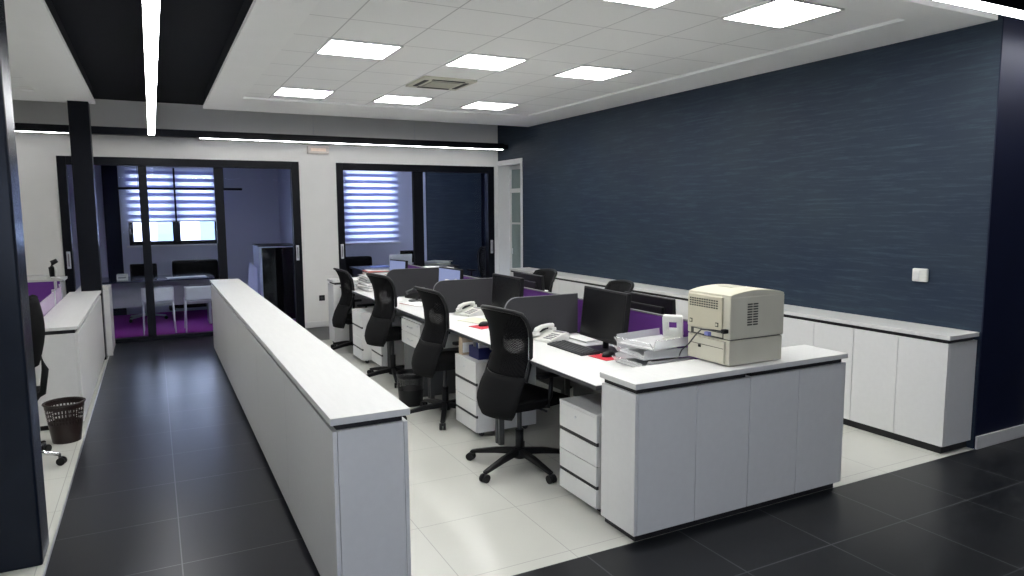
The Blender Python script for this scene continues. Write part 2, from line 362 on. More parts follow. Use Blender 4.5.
# wall behind the viewer, with an unseen window added for cool daylight
b = MB(); WX0, WX1, WZ0, WZ1 = -1.6, .6, 1.0, 2.35
b.box(X0 - .15, WX0, Y0 - .15, Y0, 0, ZD, wall_white).box(WX1, X1 + .15, Y0 - .15, Y0, 0, ZD, wall_white)
b.box(WX0, WX1, Y0 - .15, Y0, 0, WZ0, wall_white).box(WX0, WX1, Y0 - .15, Y0, WZ1, ZD, wall_white)
struct(b, 'wall_front')
w = sroot('window_added', ((WX0 + WX1) / 2, Y0 - .08, WZ0)); hw = (WX1 - WX0) / 2; hz = WZ1 - WZ0
b = MB().box(-hw, hw, -.03, .03, 0, .06, steel_black).box(-hw, hw, -.03, .03, hz - .06, hz, steel_black)
for k in range(3): b.box(-hw + k * (2 * hw - .06) / 2, -hw + k * (2 * hw - .06) / 2 + .06, -.03, .03, .06, hz - .06, steel_black)
b.build('window_frame', w); MB().box(-hw + .06, hw - .06, -.004, .004, .06, hz - .06, glass).build('window_glass', w)
portal('sky_portal_front', ((WX0 + WX1) / 2, Y0 - .2, (WZ0 + WZ1) / 2), (PI / 2, 0, PI), WX1 - WX0, hz)
# ceilings: black deck above, white dropped slabs over the offices
struct(MB().box(X0 - .15, X1 + .15, Y0 - .15, YB + .12, ZD, ZD + .12, ceil_black), 'ceiling')
TX0, TX1, TY0, TY1 = .975, 4.600, 3.116, 8.463
CY0, CY1, CX0 = 2.84, 9.49, .632
b = MB()
b.box(CX0, TX0, CY0, CY1, ZC, ZC + .035, ceil_white).box(TX1, XR, CY0, CY1, ZC, ZC + .035, ceil_white)
b.box(TX0, TX1, CY0, TY0, ZC, ZC + .035, ceil_white).box(TX0, TX1, TY1, CY1, ZC, ZC + .035, ceil_white)
b.box(CX0 + .02, XR, CY0 + .02, CY1 - .02, ZC + .06, ZD, ceil_black).box(CX0 + .02, TX0, CY0 + .02, CY1 - .02, ZC + .035, ZC + .06, ceil_black).box(TX1, XR, CY0 + .02, CY1 - .02, ZC + .035, ZC + .06, ceil_black).box(TX0, TX1, CY0 + .02, TY0, ZC + .035, ZC + .06, ceil_black).box(TX0, TX1, TY1, CY1 - .02, ZC + .035, ZC + .06, ceil_black)
struct(b, 'ceiling_border')
struct(MB().box(TX0, TX1, TY0, TY1, ZC + .022, ZC + .06, ceil_tiles), 'ceiling_tiles')
b = MB(); LX = -.510
b.box(-1.00, LX, 2.2, 9.62, ZC, ZC + .035, ceil_white).box(X0, -4.6, 2.2, 9.62, ZC, ZC + .035, ceil_white)
b.box(-4.6, -1.0, 2.2, 3.4, ZC, ZC + .035, ceil_white).box(-4.6, -1.0, 8.9, 9.62, ZC, ZC + .035, ceil_white)
b.box(-1.0, LX - .02, 2.22, 9.60, ZC + .035, ZD, ceil_black).box(X0, -1.0, 2.22, 9.60, ZC + .061, ZD, ceil_black)
struct(b, 'ceiling_left_border')
struct(MB().box(-4.6, -1.0, 3.4, 8.9, ZC + .022, ZC + .06, ceil_tiles), 'ceiling_left_tiles')
# the column close to the viewer and the slim pillar further down the aisle
struct(MB().box(-1.35, -.572, 3.97, 4.215, 0, ZC, column_mat, .012), 'column_1')
struct(MB().box(-.775, -.570, 9.42, 9.61, 0, ZC, steel_black, .006), 'column_2')
# glazed sliding fronts
def glazed(name, xa, xb, mulls, handles, zt=DT):
    r = sroot(name, ((xa + xb) / 2, YB, 0)); c = (xa + xb) / 2; y0, y1 = -.025, .10
    b = MB().box(xa - c, xa - c + .10, y0, y1, 0, zt, steel_black, .004).box(xb - c - .11, xb - c, y0, y1, 0, zt, steel_black, .004)
    b.box(xa - c + .10, xb - c - .11, y0, y1, zt - .105, zt, steel_black, .004).box(xa - c + .10, xb - c - .11, y0, y1, 0, .055, steel_black, .004)
    b.build('door_frame', r)
    edges = [xa - c + .10] + [v for m_ in mulls for v in (m_[0] - c, m_[1] - c)] + [xb - c - .11]
    for m_ in mulls: MB().box(m_[0] - c, m_[1] - c, 0.005, .085, .055, zt - .105, steel_black, .003).build('mullion', r)
    for k in range(0, len(edges), 2): MB().box(edges[k], edges[k + 1], .040, .050, .055, zt - .105, glass).build('glass_pane', r)
    for hx in handles:
        MB().box(hx - c - .022, hx - c + .022, y0 - .012, y0, 1.02, 1.24, alu, .008).box(hx - c - .008, hx - c + .008, y0 - .014, y0 - .011, 1.05, 1.21, phone_grey, .003).build('pull_handle', r, 'brushed metal pull')
glazed('door_1', D1a, D1b, [(-.130, -.030), (.798, .912)], [-.975, 1.875])
glazed('door_2', D2a, D2b, [(3.69, 3.85)], [2.53, 5.03])
# doorway in the right wall: white casing, deep jamb, glazed leaf behind
r = sroot('door_3', (XR, 10.1, 0))
MB().box(-.012, .0, -.42, -.36, 0, 2.54, white_lam, .003).box(-.012, 0, -.36, .448, 2.46, 2.54, white_lam, .003).box(.0, .24, .43, .449, 0, 2.5, white_lam).box(0, .24, -.42, -.40, 0, 2.5, white_lam).box(0, .24, -.40, .43, 2.47, 2.499, white_lam).build('door_frame', r)
MB().box(.20, .24, -.40, .43, 0, .12, white_lam).box(.20, .24, -.40, -.34, .12, 2.47, white_lam).box(.20, .24, .37, .43, .12, 2.47, white_lam).box(.20, .24, -.34, .37, 2.02, 2.09, white_lam).box(.20, .24, -.34, .37, 1.50, 1.53, white_lam).box(.20, .24, -.34, .37, 2.40, 2.47, white_lam).box(.215, .225, -.34, .37, .12, 2.40, green_grey).build('door_leaf', r)
MB().box(.185, .20, .30, .34, 1.0, 1.10, alu, .004).build('door_handle', r)
struct(MB().box(XR + .15, XR + .65, 9.5, YB, -.1, 0, floor_aisle), 'floor_side_room')
struct(MB().box(XR + .46, XR + .6, 9.5, YB + .12, 0, ZD, wall_white), 'wall_side_room')

# meeting rooms behind the glass
RB = 13.5
struct(MB().box(X0, 2.2, YB + .12, RB, -.10, 0.0, carpet), 'floor_meeting_room')
struct(MB().box(2.2, 7.0, YB + .12, RB, -.10, 0.0, carpet), 'floor_far_office')
struct(MB().box(X0 - .15, 7.0, YB + .12, RB + .2, 2.85, 3.0, ceil_white), 'ceiling_meeting_rooms')
W1 = (-.36, 1.06, 1.17, 2.50); W2 = (3.30, 4.37, 1.12, 2.60)
b = MB()
b.box(X0, W1[0], RB, RB + .2, 0, 2.85, room_wall).box(W1[1], W2[0], RB, RB + .2, 0, 2.85, room_wall).box(W2[1], 7.0, RB, RB + .2, 0, 2.85, room_wall)
for w_ in (W1, W2): b.box(w_[0], w_[1], RB, RB + .2, 0, w_[2], room_wall).box(w_[0], w_[1], RB, RB + .2, w_[3], 2.85, room_wall)
struct(b, 'wall_meeting_back')
struct(MB().box(2.10, 2.22, YB + .12, RB, 0, 2.85, room_wall), 'wall_meeting_divider')
struct(MB().box(X0 - .15, X0, YB + .12, RB + .2, 0, 2.85, room_wall), 'wall_meeting_left')
struct(MB().box(6.2, 6.35, YB + .12, RB, 0, 2.85, navy_plain), 'wall_meeting_right')
struct(MB().box(4.98, 6.2, RB - .03, RB, 0, 2.85, navy), 'wall_meeting_accent')
struct(MB().box(-.70, -.47, RB - .05, RB, 0, 2.85, navy_plain), 'trim_2')
def window(name, w_, mid, sill=True):
    x0, x1, z0, z1 = w_; c = (x0 + x1) / 2; r = sroot(name, (c, RB + .05, z0)); hw, H = (x1 - x0) / 2, z1 - z0
    b = MB().box(-hw, hw, 0, .07, 0, .07, steel_black, .004).box(-hw, hw, 0, .07, H - .06, H, steel_black, .004)
    b.box(-hw, -hw + .07, 0, .07, .07, H - .06, steel_black, .004).box(hw - .07, hw, 0, .07, .07, H - .06, steel_black, .004)
    for m_ in mid: b.box(m_ - c - .06, m_ - c + .06, 0, .07, .07, H - .06, steel_black, .004)
    b.build('window_frame', r)
    MB().box(-hw + .07, hw - .07, .03, .038, .07, H - .06, glass).build('window_glass', r)
    if sill: MB().box(-hw - .04, hw + .04, -.10, .0, -.03, 0, white_lam, .004).build('window_sill', r)
    portal('sky_portal_' + name, (c, RB + .25, z0 + H / 2), (PI / 2, 0, 0), 2 * hw, H)
window('window_1', W1, [.375]); window('window_2', W2, [])
def blind(x0, x1, z0, z1, label, y=RB - .06):
    r = thing('zebra_blind', label, 'blind', ((x0 + x1) / 2, y, z1), 0, 'striped roller blinds'); hw = (x1 - x0) / 2
    MB().cyl((-hw, 0, 0), (hw, 0, 0), .028, .028, white_lam, 14).box(-hw - .01, hw + .01, -.035, .04, .0, .04, white_lam, .006).build('roller', r)
    b = MB(); k = 0; z = -.02; step = .062
    while z > z0 - z1 + .03:
        zz = max(z - step, z0 - z1 + .02); b.box(-hw, hw, -.002, .002, zz, z, blind_solid if k % 2 else blind_sheer); z -= step; k += 1
    b.build('striped_fabric', r)
    MB().box(-hw, hw, -.01, .01, z0 - z1, z0 - z1 + .022, white_lam, .004).build('bottom_rail', r)
blind(-.36, .36, 1.57, 2.52, 'pale striped roller blind, left half of the meeting room window')
blind(.39, 1.08, 1.57, 2.52, 'pale striped roller blind, right half of the meeting room window')
blind(3.28, 4.37, 1.10, 2.66, 'tall pale striped roller blind behind the right glazed front')
# street side seen below the blind
r = thing('building', 'pale building across the street seen under the meeting room blind', 'building', (0.3, 19, -1))
MB().box(-6, 7, 0, .6, 0, 3.0, facade).build('facade', r)
for x in (-3.6, -1.9, -.2, .75, 2.4, 4.2): MB().box(x, x + .5, -.02, .02, 1.9, 2.6, facade_blue).build('window', r)
struct(MB().box(-12, 14, 13.72, 24, -1.2, -1.0, mat('street_asphalt', (.2, .2, .21), .9)), 'ground')

# ------------------------------------------------------------------ ceiling lights and fittings
def ceiling_light(x, y, label, first=None, z=ZC + .0225):
    if first: return copy_thing(first, (x, y, z), 0, label)
    r = thing('ceiling_light', label, 'ceiling light', (x, y, z), 0, 'square ceiling light panels')
    w, d = .279, .2555
    b = MB()
    for a in (-1, 1): b.box(a * w - .012, a * w + .012, -d, d, -.012, 0, white_lam, .002).box(-w, w, a * d - .010, a * d + .010, -.012, 0, white_lam, .002)
    b.build('light_frame', r)
    MB().box(-w + .012, -.006, -d + .01, d - .01, -.009, -.003, diffuser).box(.006, w - .012, -d + .01, d - .01, -.009, -.003, diffuser).build('diffuser', r)
    MB().box(-.006, .006, -d + .01, d - .01, -.011, -.002, alu).build('divider_bar', r)
    return r
rows = [(3.425, 'nearest the camera'), (5.64, 'middle row'), (7.905, 'far row by the glazed fronts')]
cols = [(1.5345, 'left'), (2.6505, 'centre'), (3.7665, 'right')]
CLT = None
for ry, rn in rows:
    for cx_, cn in cols:
        o = ceiling_light(cx_, ry, f'square lit ceiling panel, {cn} column, row {rn}' if rn[0] == 'n' else f'square lit ceiling panel, {cn} column, {rn}', CLT)
        CLT = CLT or o
CLT_Z = ZC + .0225
for y in (4.2, 6.6):
    ceiling_light(-2.8, y, 'square lit ceiling panel over the office left of the column', CLT)
r = thing('ceiling_vent', 'cream square air conditioning cassette between the ceiling light panels', 'air vent', (2.66, 6.72, ZC + .0225))
b = MB().box(-.279, .279, -.279, .279, -.022, 0, ac_cream, .008); b.build('vent_cover', r)
b = MB().box(-.15, .15, -.15, .15, -.027, -.022, ac_grille, .002)
for k in range(9): b.box(-.14, .14, -.135 + k * .032, -.122 + k * .032, -.031, -.027, ac_cream)
b.build('vent_grille', r)
for a in range(4): MB().box(-.17, .17, .19, .235, -.0265, -.0215, vent_dark, .002, xf=RZ(a * PI / 2)).build('air_slot', r, 'dark air slot')
def linear_light(name, x0, x1, y0, y1, z0, z1, label, lit, group=None, lit_seg=None):
    cx_, cy_ = (x0 + x1) / 2, (y0 + y1) / 2; r = thing(name, label, 'strip light', (cx_, cy_, z0), 0, group)
    a, c = (x1 - x0) / 2, (y1 - y0) / 2
    MB().box(-a, a, -c, c, .012, z1 - z0, steel_black, .002).build('housing', r)
    for s in (lit_seg or [(-a + .002, a - .002, -c + .002, c - .002)]): MB().box(*s, 0, .0119, lit).build('diffuser', r)
    return r
r = linear_light('linear_light', .015, .092, -1.0, 10.02, 2.70, 2.79, 'long bright strip light over the dark aisle', strip_lit, 'strip lights')
for y in (-5.0, -1.2, 1.6, 4.2): MB().cyl((0, y, .09), (0, y, ZD - 2.70), .004, .004, alu, 8).build('hanger', r)
# black beam that crosses in front of the back wall; thin lit lines on its underside
r = thing('lighting_beam', 'black beam with thin light lines crossing below the back wall ceiling', 'lighting beam', (0, 10.2, 2.695))
MB().box(X0, 5.08, -.055, .055, .006, .10, steel_black, .003).build('beam_body', r)
MB().box(.62, 5.07, -.047, -.030, 0, .006, strip_lit).box(X0 + .1, -.85, -.047, -.030, 0, .006, strip_lit).build('light_line', r)
MB().cyl((5.08, 0, .055), (5.165, 0, .055), .035, .045, steel_black, 16).build('end_cap', r)
for x in (-3, 2.1, 3.6): MB().cyl((x, 0, .10), (x, 0, ZD - 2.695), .003, .003, alu, 8).build('hanger', r)
r = linear_light('linear_light', 1.8, 7.5, 2.475, 2.560, 2.90, 2.98, 'bright strip light crossing above the corner of the blue wall', strip_lit, 'strip lights')
fill_strip = linear_light('linear_light', -3.5, 6.5, -1.235, -1.165, 2.70, 2.78, 'unseen strip light added behind the viewer to brighten the cabinet fronts', strip_lit)  # added out of view as fill for the counter and cabinet fronts
for x in (-2.4, 2.4): MB().cyl((x, 0, .08), (x, 0, ZD - 2.70), .004, .004, alu, 8).build('hanger', fill_strip)
for x in (-2.4, 2.4): MB().cyl((x, 0, .08), (x, 0, ZD - 2.90), .004, .004, alu, 8).build('hanger', r)
# emergency light, thermostat, sockets
r = thing('emergency_light', 'small rectangular emergency light high between the two glazed fronts', 'emergency light', (2.22, YB, 2.585))
MB().box(-.155, .155, -.06, 0, -.015, .10, emerg_m, .012).build('housing', r)
MB().box(-.11, .11, -.066, -.058, .02, .065, mat('warm_lamp_cover', (.75, .6, .5), .3, emit=(1, .75, .55), es=.12), .006).build('lamp_cover', r)
r = thing('wall_switch', 'small white square switch box on the navy wall above the cabinets', 'switch', (XR, 3.262, 1.222))
MB().box(-.028, 0, -.058, .058, -.05, .05, phone_white, .010).build('switch_body', r)
MB().box(-.033, -.027, .0, .045, -.035, .035, white_lam, .004).build('switch_rocker', r)
r = thing('wall_socket', 'black wall socket low between the glazed fronts', 'socket', (2.207, YB, .44))
MB().box(-.042, .042, -.012, 0, -.042, .042, plastic_black, .006).build('socket_plate', r)
MB().cyl((0, -.0135, 0), (0, -.006, 0), .024, .024, plastic_dark, 18).build('socket_well', r)

# ------------------------------------------------------------------ low cabinets
def cab_unit(name, label, x0, x1, y0, y1, h, faces, group, plinth=.045, inset=.03):
    """body on a recessed black plinth with a black shadow gap on top; faces = list of (side, n panels)"""
    cx_, cy_ = (x0 + x1) / 2, (y0 + y1) / 2; r = thing(name, label, 'cabinet', (cx_, cy_, 0), 0, group); a, c = (x1 - x0) / 2, (y1 - y0) / 2
    ht = h - .058; MBp = MB()
    pi = {'x0': 0, 'x1': 0, 'y0': 0, 'y1': 0}; bi = dict(pi)
    for s, n in faces: pi[s] = inset; bi[s] = .018
    MB().box(-a + pi['x0'], a - pi['x1'], -c + pi['y0'], c - pi['y1'], 0, plinth, black_gap).build('plinth', r)
    MB().box(-a + bi['x0'], a - bi['x1'], -c + bi['y0'], c - bi['y1'], plinth, ht, white_lam).build('cabinet_body', r)
    MB().box(-a + .02, a - .02, -c + (.02 if bi['y0'] else 0), c - (.02 if bi['y1'] else 0), ht, ht + .028, black_gap).build('shadow_gap', r)
    for s, n in faces:
        nm = 'door' if n > 1 or s == 'door' else 'side_panel'
        for k in range(n):
            g = .0015
            if s[0] == 'x':
                u0, u1 = -c + 2 * c * k / n + g, -c + 2 * c * (k + 1) / n - g
                xx = (-a, -a + .018) if s == 'x0' else (a - .018, a)
                MB().box(xx[0], xx[1], u0, u1, plinth, ht, white_lam, .0012, seg=1).build(nm, r)
            else:
                lo = -a + (.018 if bi['x0'] else 0) + .0005; hi = a - (.018 if bi['x1'] else 0) - .0005
                u0, u1 = lo + (hi - lo) * k / n + g, lo + (hi - lo) * (k + 1) / n - g
                yy = (-c, -c + .018) if s == 'y0' else (c - .018, c)
                MB().box(u0, u1, yy[0], yy[1], plinth, ht, white_lam, .0012, seg=1).build(nm, r)
    return r
def worktop(name, label, x0, x1, y0, y1, h, th=.03):
    o = MB().box(x0, x1, y0, y1, h - th, h, white_top, .0025).build(name); return tag(o, label, 'worktop')
# aisle run
A0, A1, AH = 2.770, 9.363, .896
ny = [A0, 3.955, 5.157, 6.359, 7.561, A1 - .60, A1]
anames = ['white low aisle cabinet at the near end of the long row', 'white low aisle cabinet, second from the near end of the row', 'white low aisle cabinet, third from the near end of the row',
          'white low aisle cabinet, fourth from the near end of the row', 'white low aisle cabinet, fifth from the near end of the row', 'narrow white aisle cabinet at the far end by the meeting room']
for k in range(6):
    f = [('x0', 1), ('x1', 2)]
    if k == 0: f.append(('y0', 1))
    if k == 5: f.append(('y1', 1))
    cab_unit('low_cabinet', anames[k], .603, .923, ny[k] + (.006 if k == 0 else 0), ny[k + 1] - .001, AH, f, 'aisle cabinets')
worktop('cabinet_top', 'long white top over the aisle cabinet row', .594, .931, A0 - .004, A1 + .004, AH)
# peninsula with the printer
P0, P1, PY0, PY1, PH = 2.118, 3.715, 2.768, 3.078, .853
pm = (P0 + P1) / 2
cab_unit('end_cabinet', 'white end cabinet under the paper trays, left half of the printer counter', P0 + .006, pm - .0005, PY0 + .006, PY1 - .002, PH, [('y0', 2), ('x0', 1)], 'printer counter cabinets')
cab_unit('end_cabinet', 'white end cabinet under the printer, right half of the counter', pm + .0005, P1 - .006, PY0 + .006, PY1 - .002, PH, [('y0', 2), ('x1', 1)], 'printer counter cabinets')
worktop('counter_top', 'white counter top carrying the beige printer', P0, P1, PY0, PY1 + .01, PH)
# cabinets along the navy wall
V0, V1, VH, VX = 2.822, 9.482, .850, 4.826
n = 9; st = (V1 - V0) / n
ordn = ['first', 'second', 'third', 'fourth', 'fifth', 'sixth', 'seventh', 'eighth', 'ninth']
for k in range(n):
    f = [('x0', 2)]
    if k == 0: f.append(('y0', 1))
    cab_unit('wall_cabinet', 'white two-door cabinet along the navy wall, ' + (ordn[k] + ' from the near end' if k else 'nearest the camera with its end panel showing'), VX + .006, XR - .001, V0 + k * st + (.006 if k == 0 else 0), V0 + (k + 1) * st - .001, VH, f, 'navy wall cabinets', plinth=.06)
worktop('cabinet_top', 'long white top over the cabinets along the navy wall', VX, XR - .001, V0 - .004, V1, VH)
# far end cabinet of the desk row
cab_unit('end_cabinet', 'white end cabinet closing the far end of the desk row', 2.015, 3.70, 8.93, 9.24, .853, [('y1', 2), ('x0', 1)], 'desk row end cabinets')
worktop('cabinet_top', 'white top of the cabinet at the far end of the desks', 2.01, 3.705, 8.925, 9.245, .853)
# left office cabinets beside the aisle
L0, LS = 6.50, .966
for k, t_ in enumerate(('white low cabinet behind the brown waste bin', 'white low cabinet in the middle of the row left of the aisle', 'white low cabinet before the slim black pillar')):
    f = [('x1', 1)] + ([('y0', 1)] if k == 0 else [])
    cab_unit('low_cabinet', t_, -.885, -.580, L0 + k * LS + (.006 if k == 0 else 0), L0 + (k + 1) * LS - .001, .828, f, 'left office cabinets')
worktop('cabinet_top', 'white top over the short cabinet row left of the aisle', -.89, -.574, L0 - .002, L0 + 3 * LS, .828, .026)
r = thing('panel_cabinet', 'narrow white cabinet standing behind the slim black pillar', 'cabinet', (-.565, 10.05, 0))
MB().box(-.30, .045, -.38, .40, .0, .80, white_lam, .003).build('cabinet_body', r)
MB().box(-.30, .055, -.385, -.381, .0, .80, white_lam, .001).build('side_panel', r)
MB().box(-.01, .04, -.34, -.28, .80, .855, phone_white, .008).build('top_knob', r)

# ------------------------------------------------------------------ desks and partitions
DZ = .780; DY = [3.085, 4.525, 5.965, 7.215, 8.915]
def desk(xa, xb, y0, y1, label, front):
    cx_, cy_ = (xa + xb) / 2, (y0 + y1) / 2; r = thing('office_desk', label, 'desk', (cx_, cy_, 0), 0, 'white office desks'); a, c = (xb - xa) / 2, (y1 - y0) / 2 - .001
    MB().box(-a, a, -c, c, DZ - .004, DZ, desk_white).build('desktop', r)
    MB().box(-a, a, -c, c, DZ - .026, DZ - .0041, edge_dark).build('edge_board', r, 'dark edged board')
    s = front  # +1: user sits at -x
    for yy in (-c + .01, c - .035):
        MB().box(-a + .06, a - .04, yy, yy + .025, DZ - .07, DZ - .0261, grey_panel).box(-a + .10, -a + .14, yy, yy + .025, .0, DZ - .07, grey_panel).box(a - .12, a - .08, yy, yy + .025, 0, DZ - .07, grey_panel).build('leg_frame', r)
    xm = a - .06 if s > 0 else -a + .04
    MB().box(xm, xm + .018, -c + .05, c - .05, .30, DZ - .0261, grey_panel).build('modesty_panel', r)
    return r
dn = ['with the black keyboard beside the printer counter', 'with the red mouse pad and black mouse', 'with the black disc and scattered papers', 'with the piles of documents at the far end']
for k in range(4):
    desk(2.095, 2.885, DY[k], DY[k + 1], 'white desk on the mesh chair side ' + dn[k], 1)
dn2 = ['nearest desk behind the purple partition, backing the printer', 'second desk behind the purple partition, facing the navy wall', 'third desk behind the purple partition, facing the navy wall', 'farthest desk behind the purple partition, facing the navy wall']
for k in range(4): desk(2.925, 3.690, DY[k], DY[k + 1], 'white ' + dn2[k], -1)
pn = ['behind the nearest monitor', 'beside the second phone', 'behind the black disc desk', 'at the far end of the desk row']
for k in range(4):
    r = thing('purple_partition', 'low purple fabric partition ' + pn[k], 'partition', (2.905, (DY[k] + DY[k + 1]) / 2, DZ), 0, 'purple desk partitions')
    c = (DY[k + 1] - DY[k]) / 2 - .012
    MB().box(-.012, .012, -c, c, .005, .262, purple, .004).build('fabric_panel', r)
    MB().box(-.014, .014, -c, c, .262, .27, screen_edge, .002).build('top_trim', r)
    for yy in (-c + .2, c - .2): MB().box(-.018, .018, yy - .02, yy + .02, .0, .03, screen_edge, .003).build('clamp', r)
def screen(y, label):
    r = thing('desk_screen', label, 'screen divider', (2.57, y, DZ), 0, 'grey desk screens')
    w0, w1, h_, rr = -.305, .318, .306, .09
    def outline(e):
        p = [(w0 - e, .004 - 0), (w1 + e, .004), (w1 + e, h_ + e)]
        for k in range(9):
            a = PI / 2 + k / 8 * PI / 2; p.append((w0 + rr + math.cos(a) * (rr + e), h_ - rr + math.sin(a) * (rr + e)))
        return p
    MB().prism(outline(0), 'y', -.012, .012, screen_grey).build('fabric_panel', r)
    MB().prism(outline(.004), 'y', -.006, .006, screen_edge).build('edge_trim', r)
    for x in (-.2, .2): MB().box(x - .02, x + .02, -.02, .02, 0, .02, plastic_dark, .003).build('clamp', r)
screen(4.525, 'charcoal screen divider behind the nearest white phone')
screen(5.985, 'charcoal screen divider behind the second white phone')
screen(7.44, 'charcoal screen divider farthest from the camera')

# ------------------------------------------------------------------ drawer units
def pedestal(x, y, label, w=.40, d=.52, h=.575, first=None):
    if first: return copy_thing(first, (x, y, 0), None, label)
    r = thing('drawer_pedestal', label, 'drawer unit', (x, y, 0), 0, 'drawer pedestals')
    MB().box(.018, d, -w / 2, w / 2, .045, h - .001, white_lam, .002).build('pedestal_body', r)
    MB().box(0, d, -w / 2, w / 2, h, h + .018, white_lam, .002).build('pedestal_top', r)
    H = (h - .05); zs = [.05, .05 + H * .25, .05 + H * .25 + .004, .05 + H * .5, .05 + H * .5 + .022]
    lay = [(.050, .158), (.180, .292), (.296, .408), (.432, h - .001)]
    for k, (a_, b_) in enumerate(lay):
        o = MB().box(0, .018, -w / 2 + .002, w / 2 - .002, a_, b_, white_lam, .0015).build('drawer_front', r)
    for z_ in (.158, .408): MB().box(.004, .0179, -w / 2 + .004, w / 2, z_ + .001, z_ + .022, black_gap).build('finger_slot', r, 'black recessed grip slot')
    MB().cyl((-.004, 0.02, h - .05), (.001, .02, h - .05), .008, .008, alu, 14).build('lock', r, 'metal lock')
    for (xx, yy) in ((.07, -w / 2 + .06), (.07, w / 2 - .06), (d - .07, -w / 2 + .06), (d - .07, w / 2 - .06)):
        MB().cyl((xx, yy - .01, .022), (xx, yy + .01, .022), .0218, .0218, plastic_dark, 14).box(xx - .008, xx + .008, yy - .013, yy + .013, .03, .0455, alu).build('caster', r)
    return r
PED = pedestal(2.135, 3.335, 'white drawer pedestal beside the counter end, nearest the camera')
pedestal(2.10, 4.895, 'white drawer pedestal with a blue box of papers on top', first=PED)
pedestal(2.03, 7.87, 'white drawer pedestal between the two farthest mesh chairs', first=PED)
pedestal(2.13, 7.452, 'white drawer pedestal set just behind the third mesh chair', first=PED)
r = thing('hanging_drawer_unit', 'white two-drawer unit with metal handles on a grey carcass below the desk', 'drawer unit', (2.14, 6.30, 0))
MB().box(.018, .55, -.27, .27, .44, .70, white_lam, .002).build('drawer_box', r)
for z0 in (.443, .565):
    o = MB().box(0, .018, -.268, .268, z0, z0 + .117, white_lam, .0015).build('drawer_front', r)
    MB().tube([(0, -.06, z0 + .06), (-.018, -.055, z0 + .06), (-.018, .055, z0 + .06), (0, .06, z0 + .06)], .005, alu, 8).build('handle', o)
MB().box(.02, .55, -.265, .265, .0, .44, grey_panel, .002).build('lower_carcass', r, 'dark grey lower carcass')
MB().cyl((-.004, -.20, .655), (.001, -.20, .655), .008, .008, alu, 14).build('lock', r, 'metal lock')

# ------------------------------------------------------------------ mesh office chairs (front is +x)
def backp(z):
    ks = [(.40, -.255), (.46, -.262), (.55, -.235), (.66, -.180), (.78, -.140), (.90, -.145), (1.0, -.163), (1.06, -.188), (1.105, -.222)]
    for (a, xa), (b_, xb) in zip(ks, ks[1:]):
        if a <= z <= b_:
            t = (z - a) / (b_ - a); t = t * t * (3 - 2 * t) * .35 + t * .65; return xa + (xb - xa) * t
    return ks[-1][1]
def bw(z):
    ks = [(.40, .165), (.43, .20), (.50, .222), (.66, .215), (.78, .207), (.95, .222), (1.05, .226), (1.105, .215)]
    for (a, xa), (b_, xb) in zip(ks, ks[1:]):
        if a <= z <= b_: return xa + (xb - xa) * (z - a) / (b_ - a)
    return ks[-1][1]
def bpt(z, t, off=0.0):
    w = bw(z); return (backp(z) + .075 * t * t + off, w * t, z - (.022 * t * t if z > 1.0 else 0))
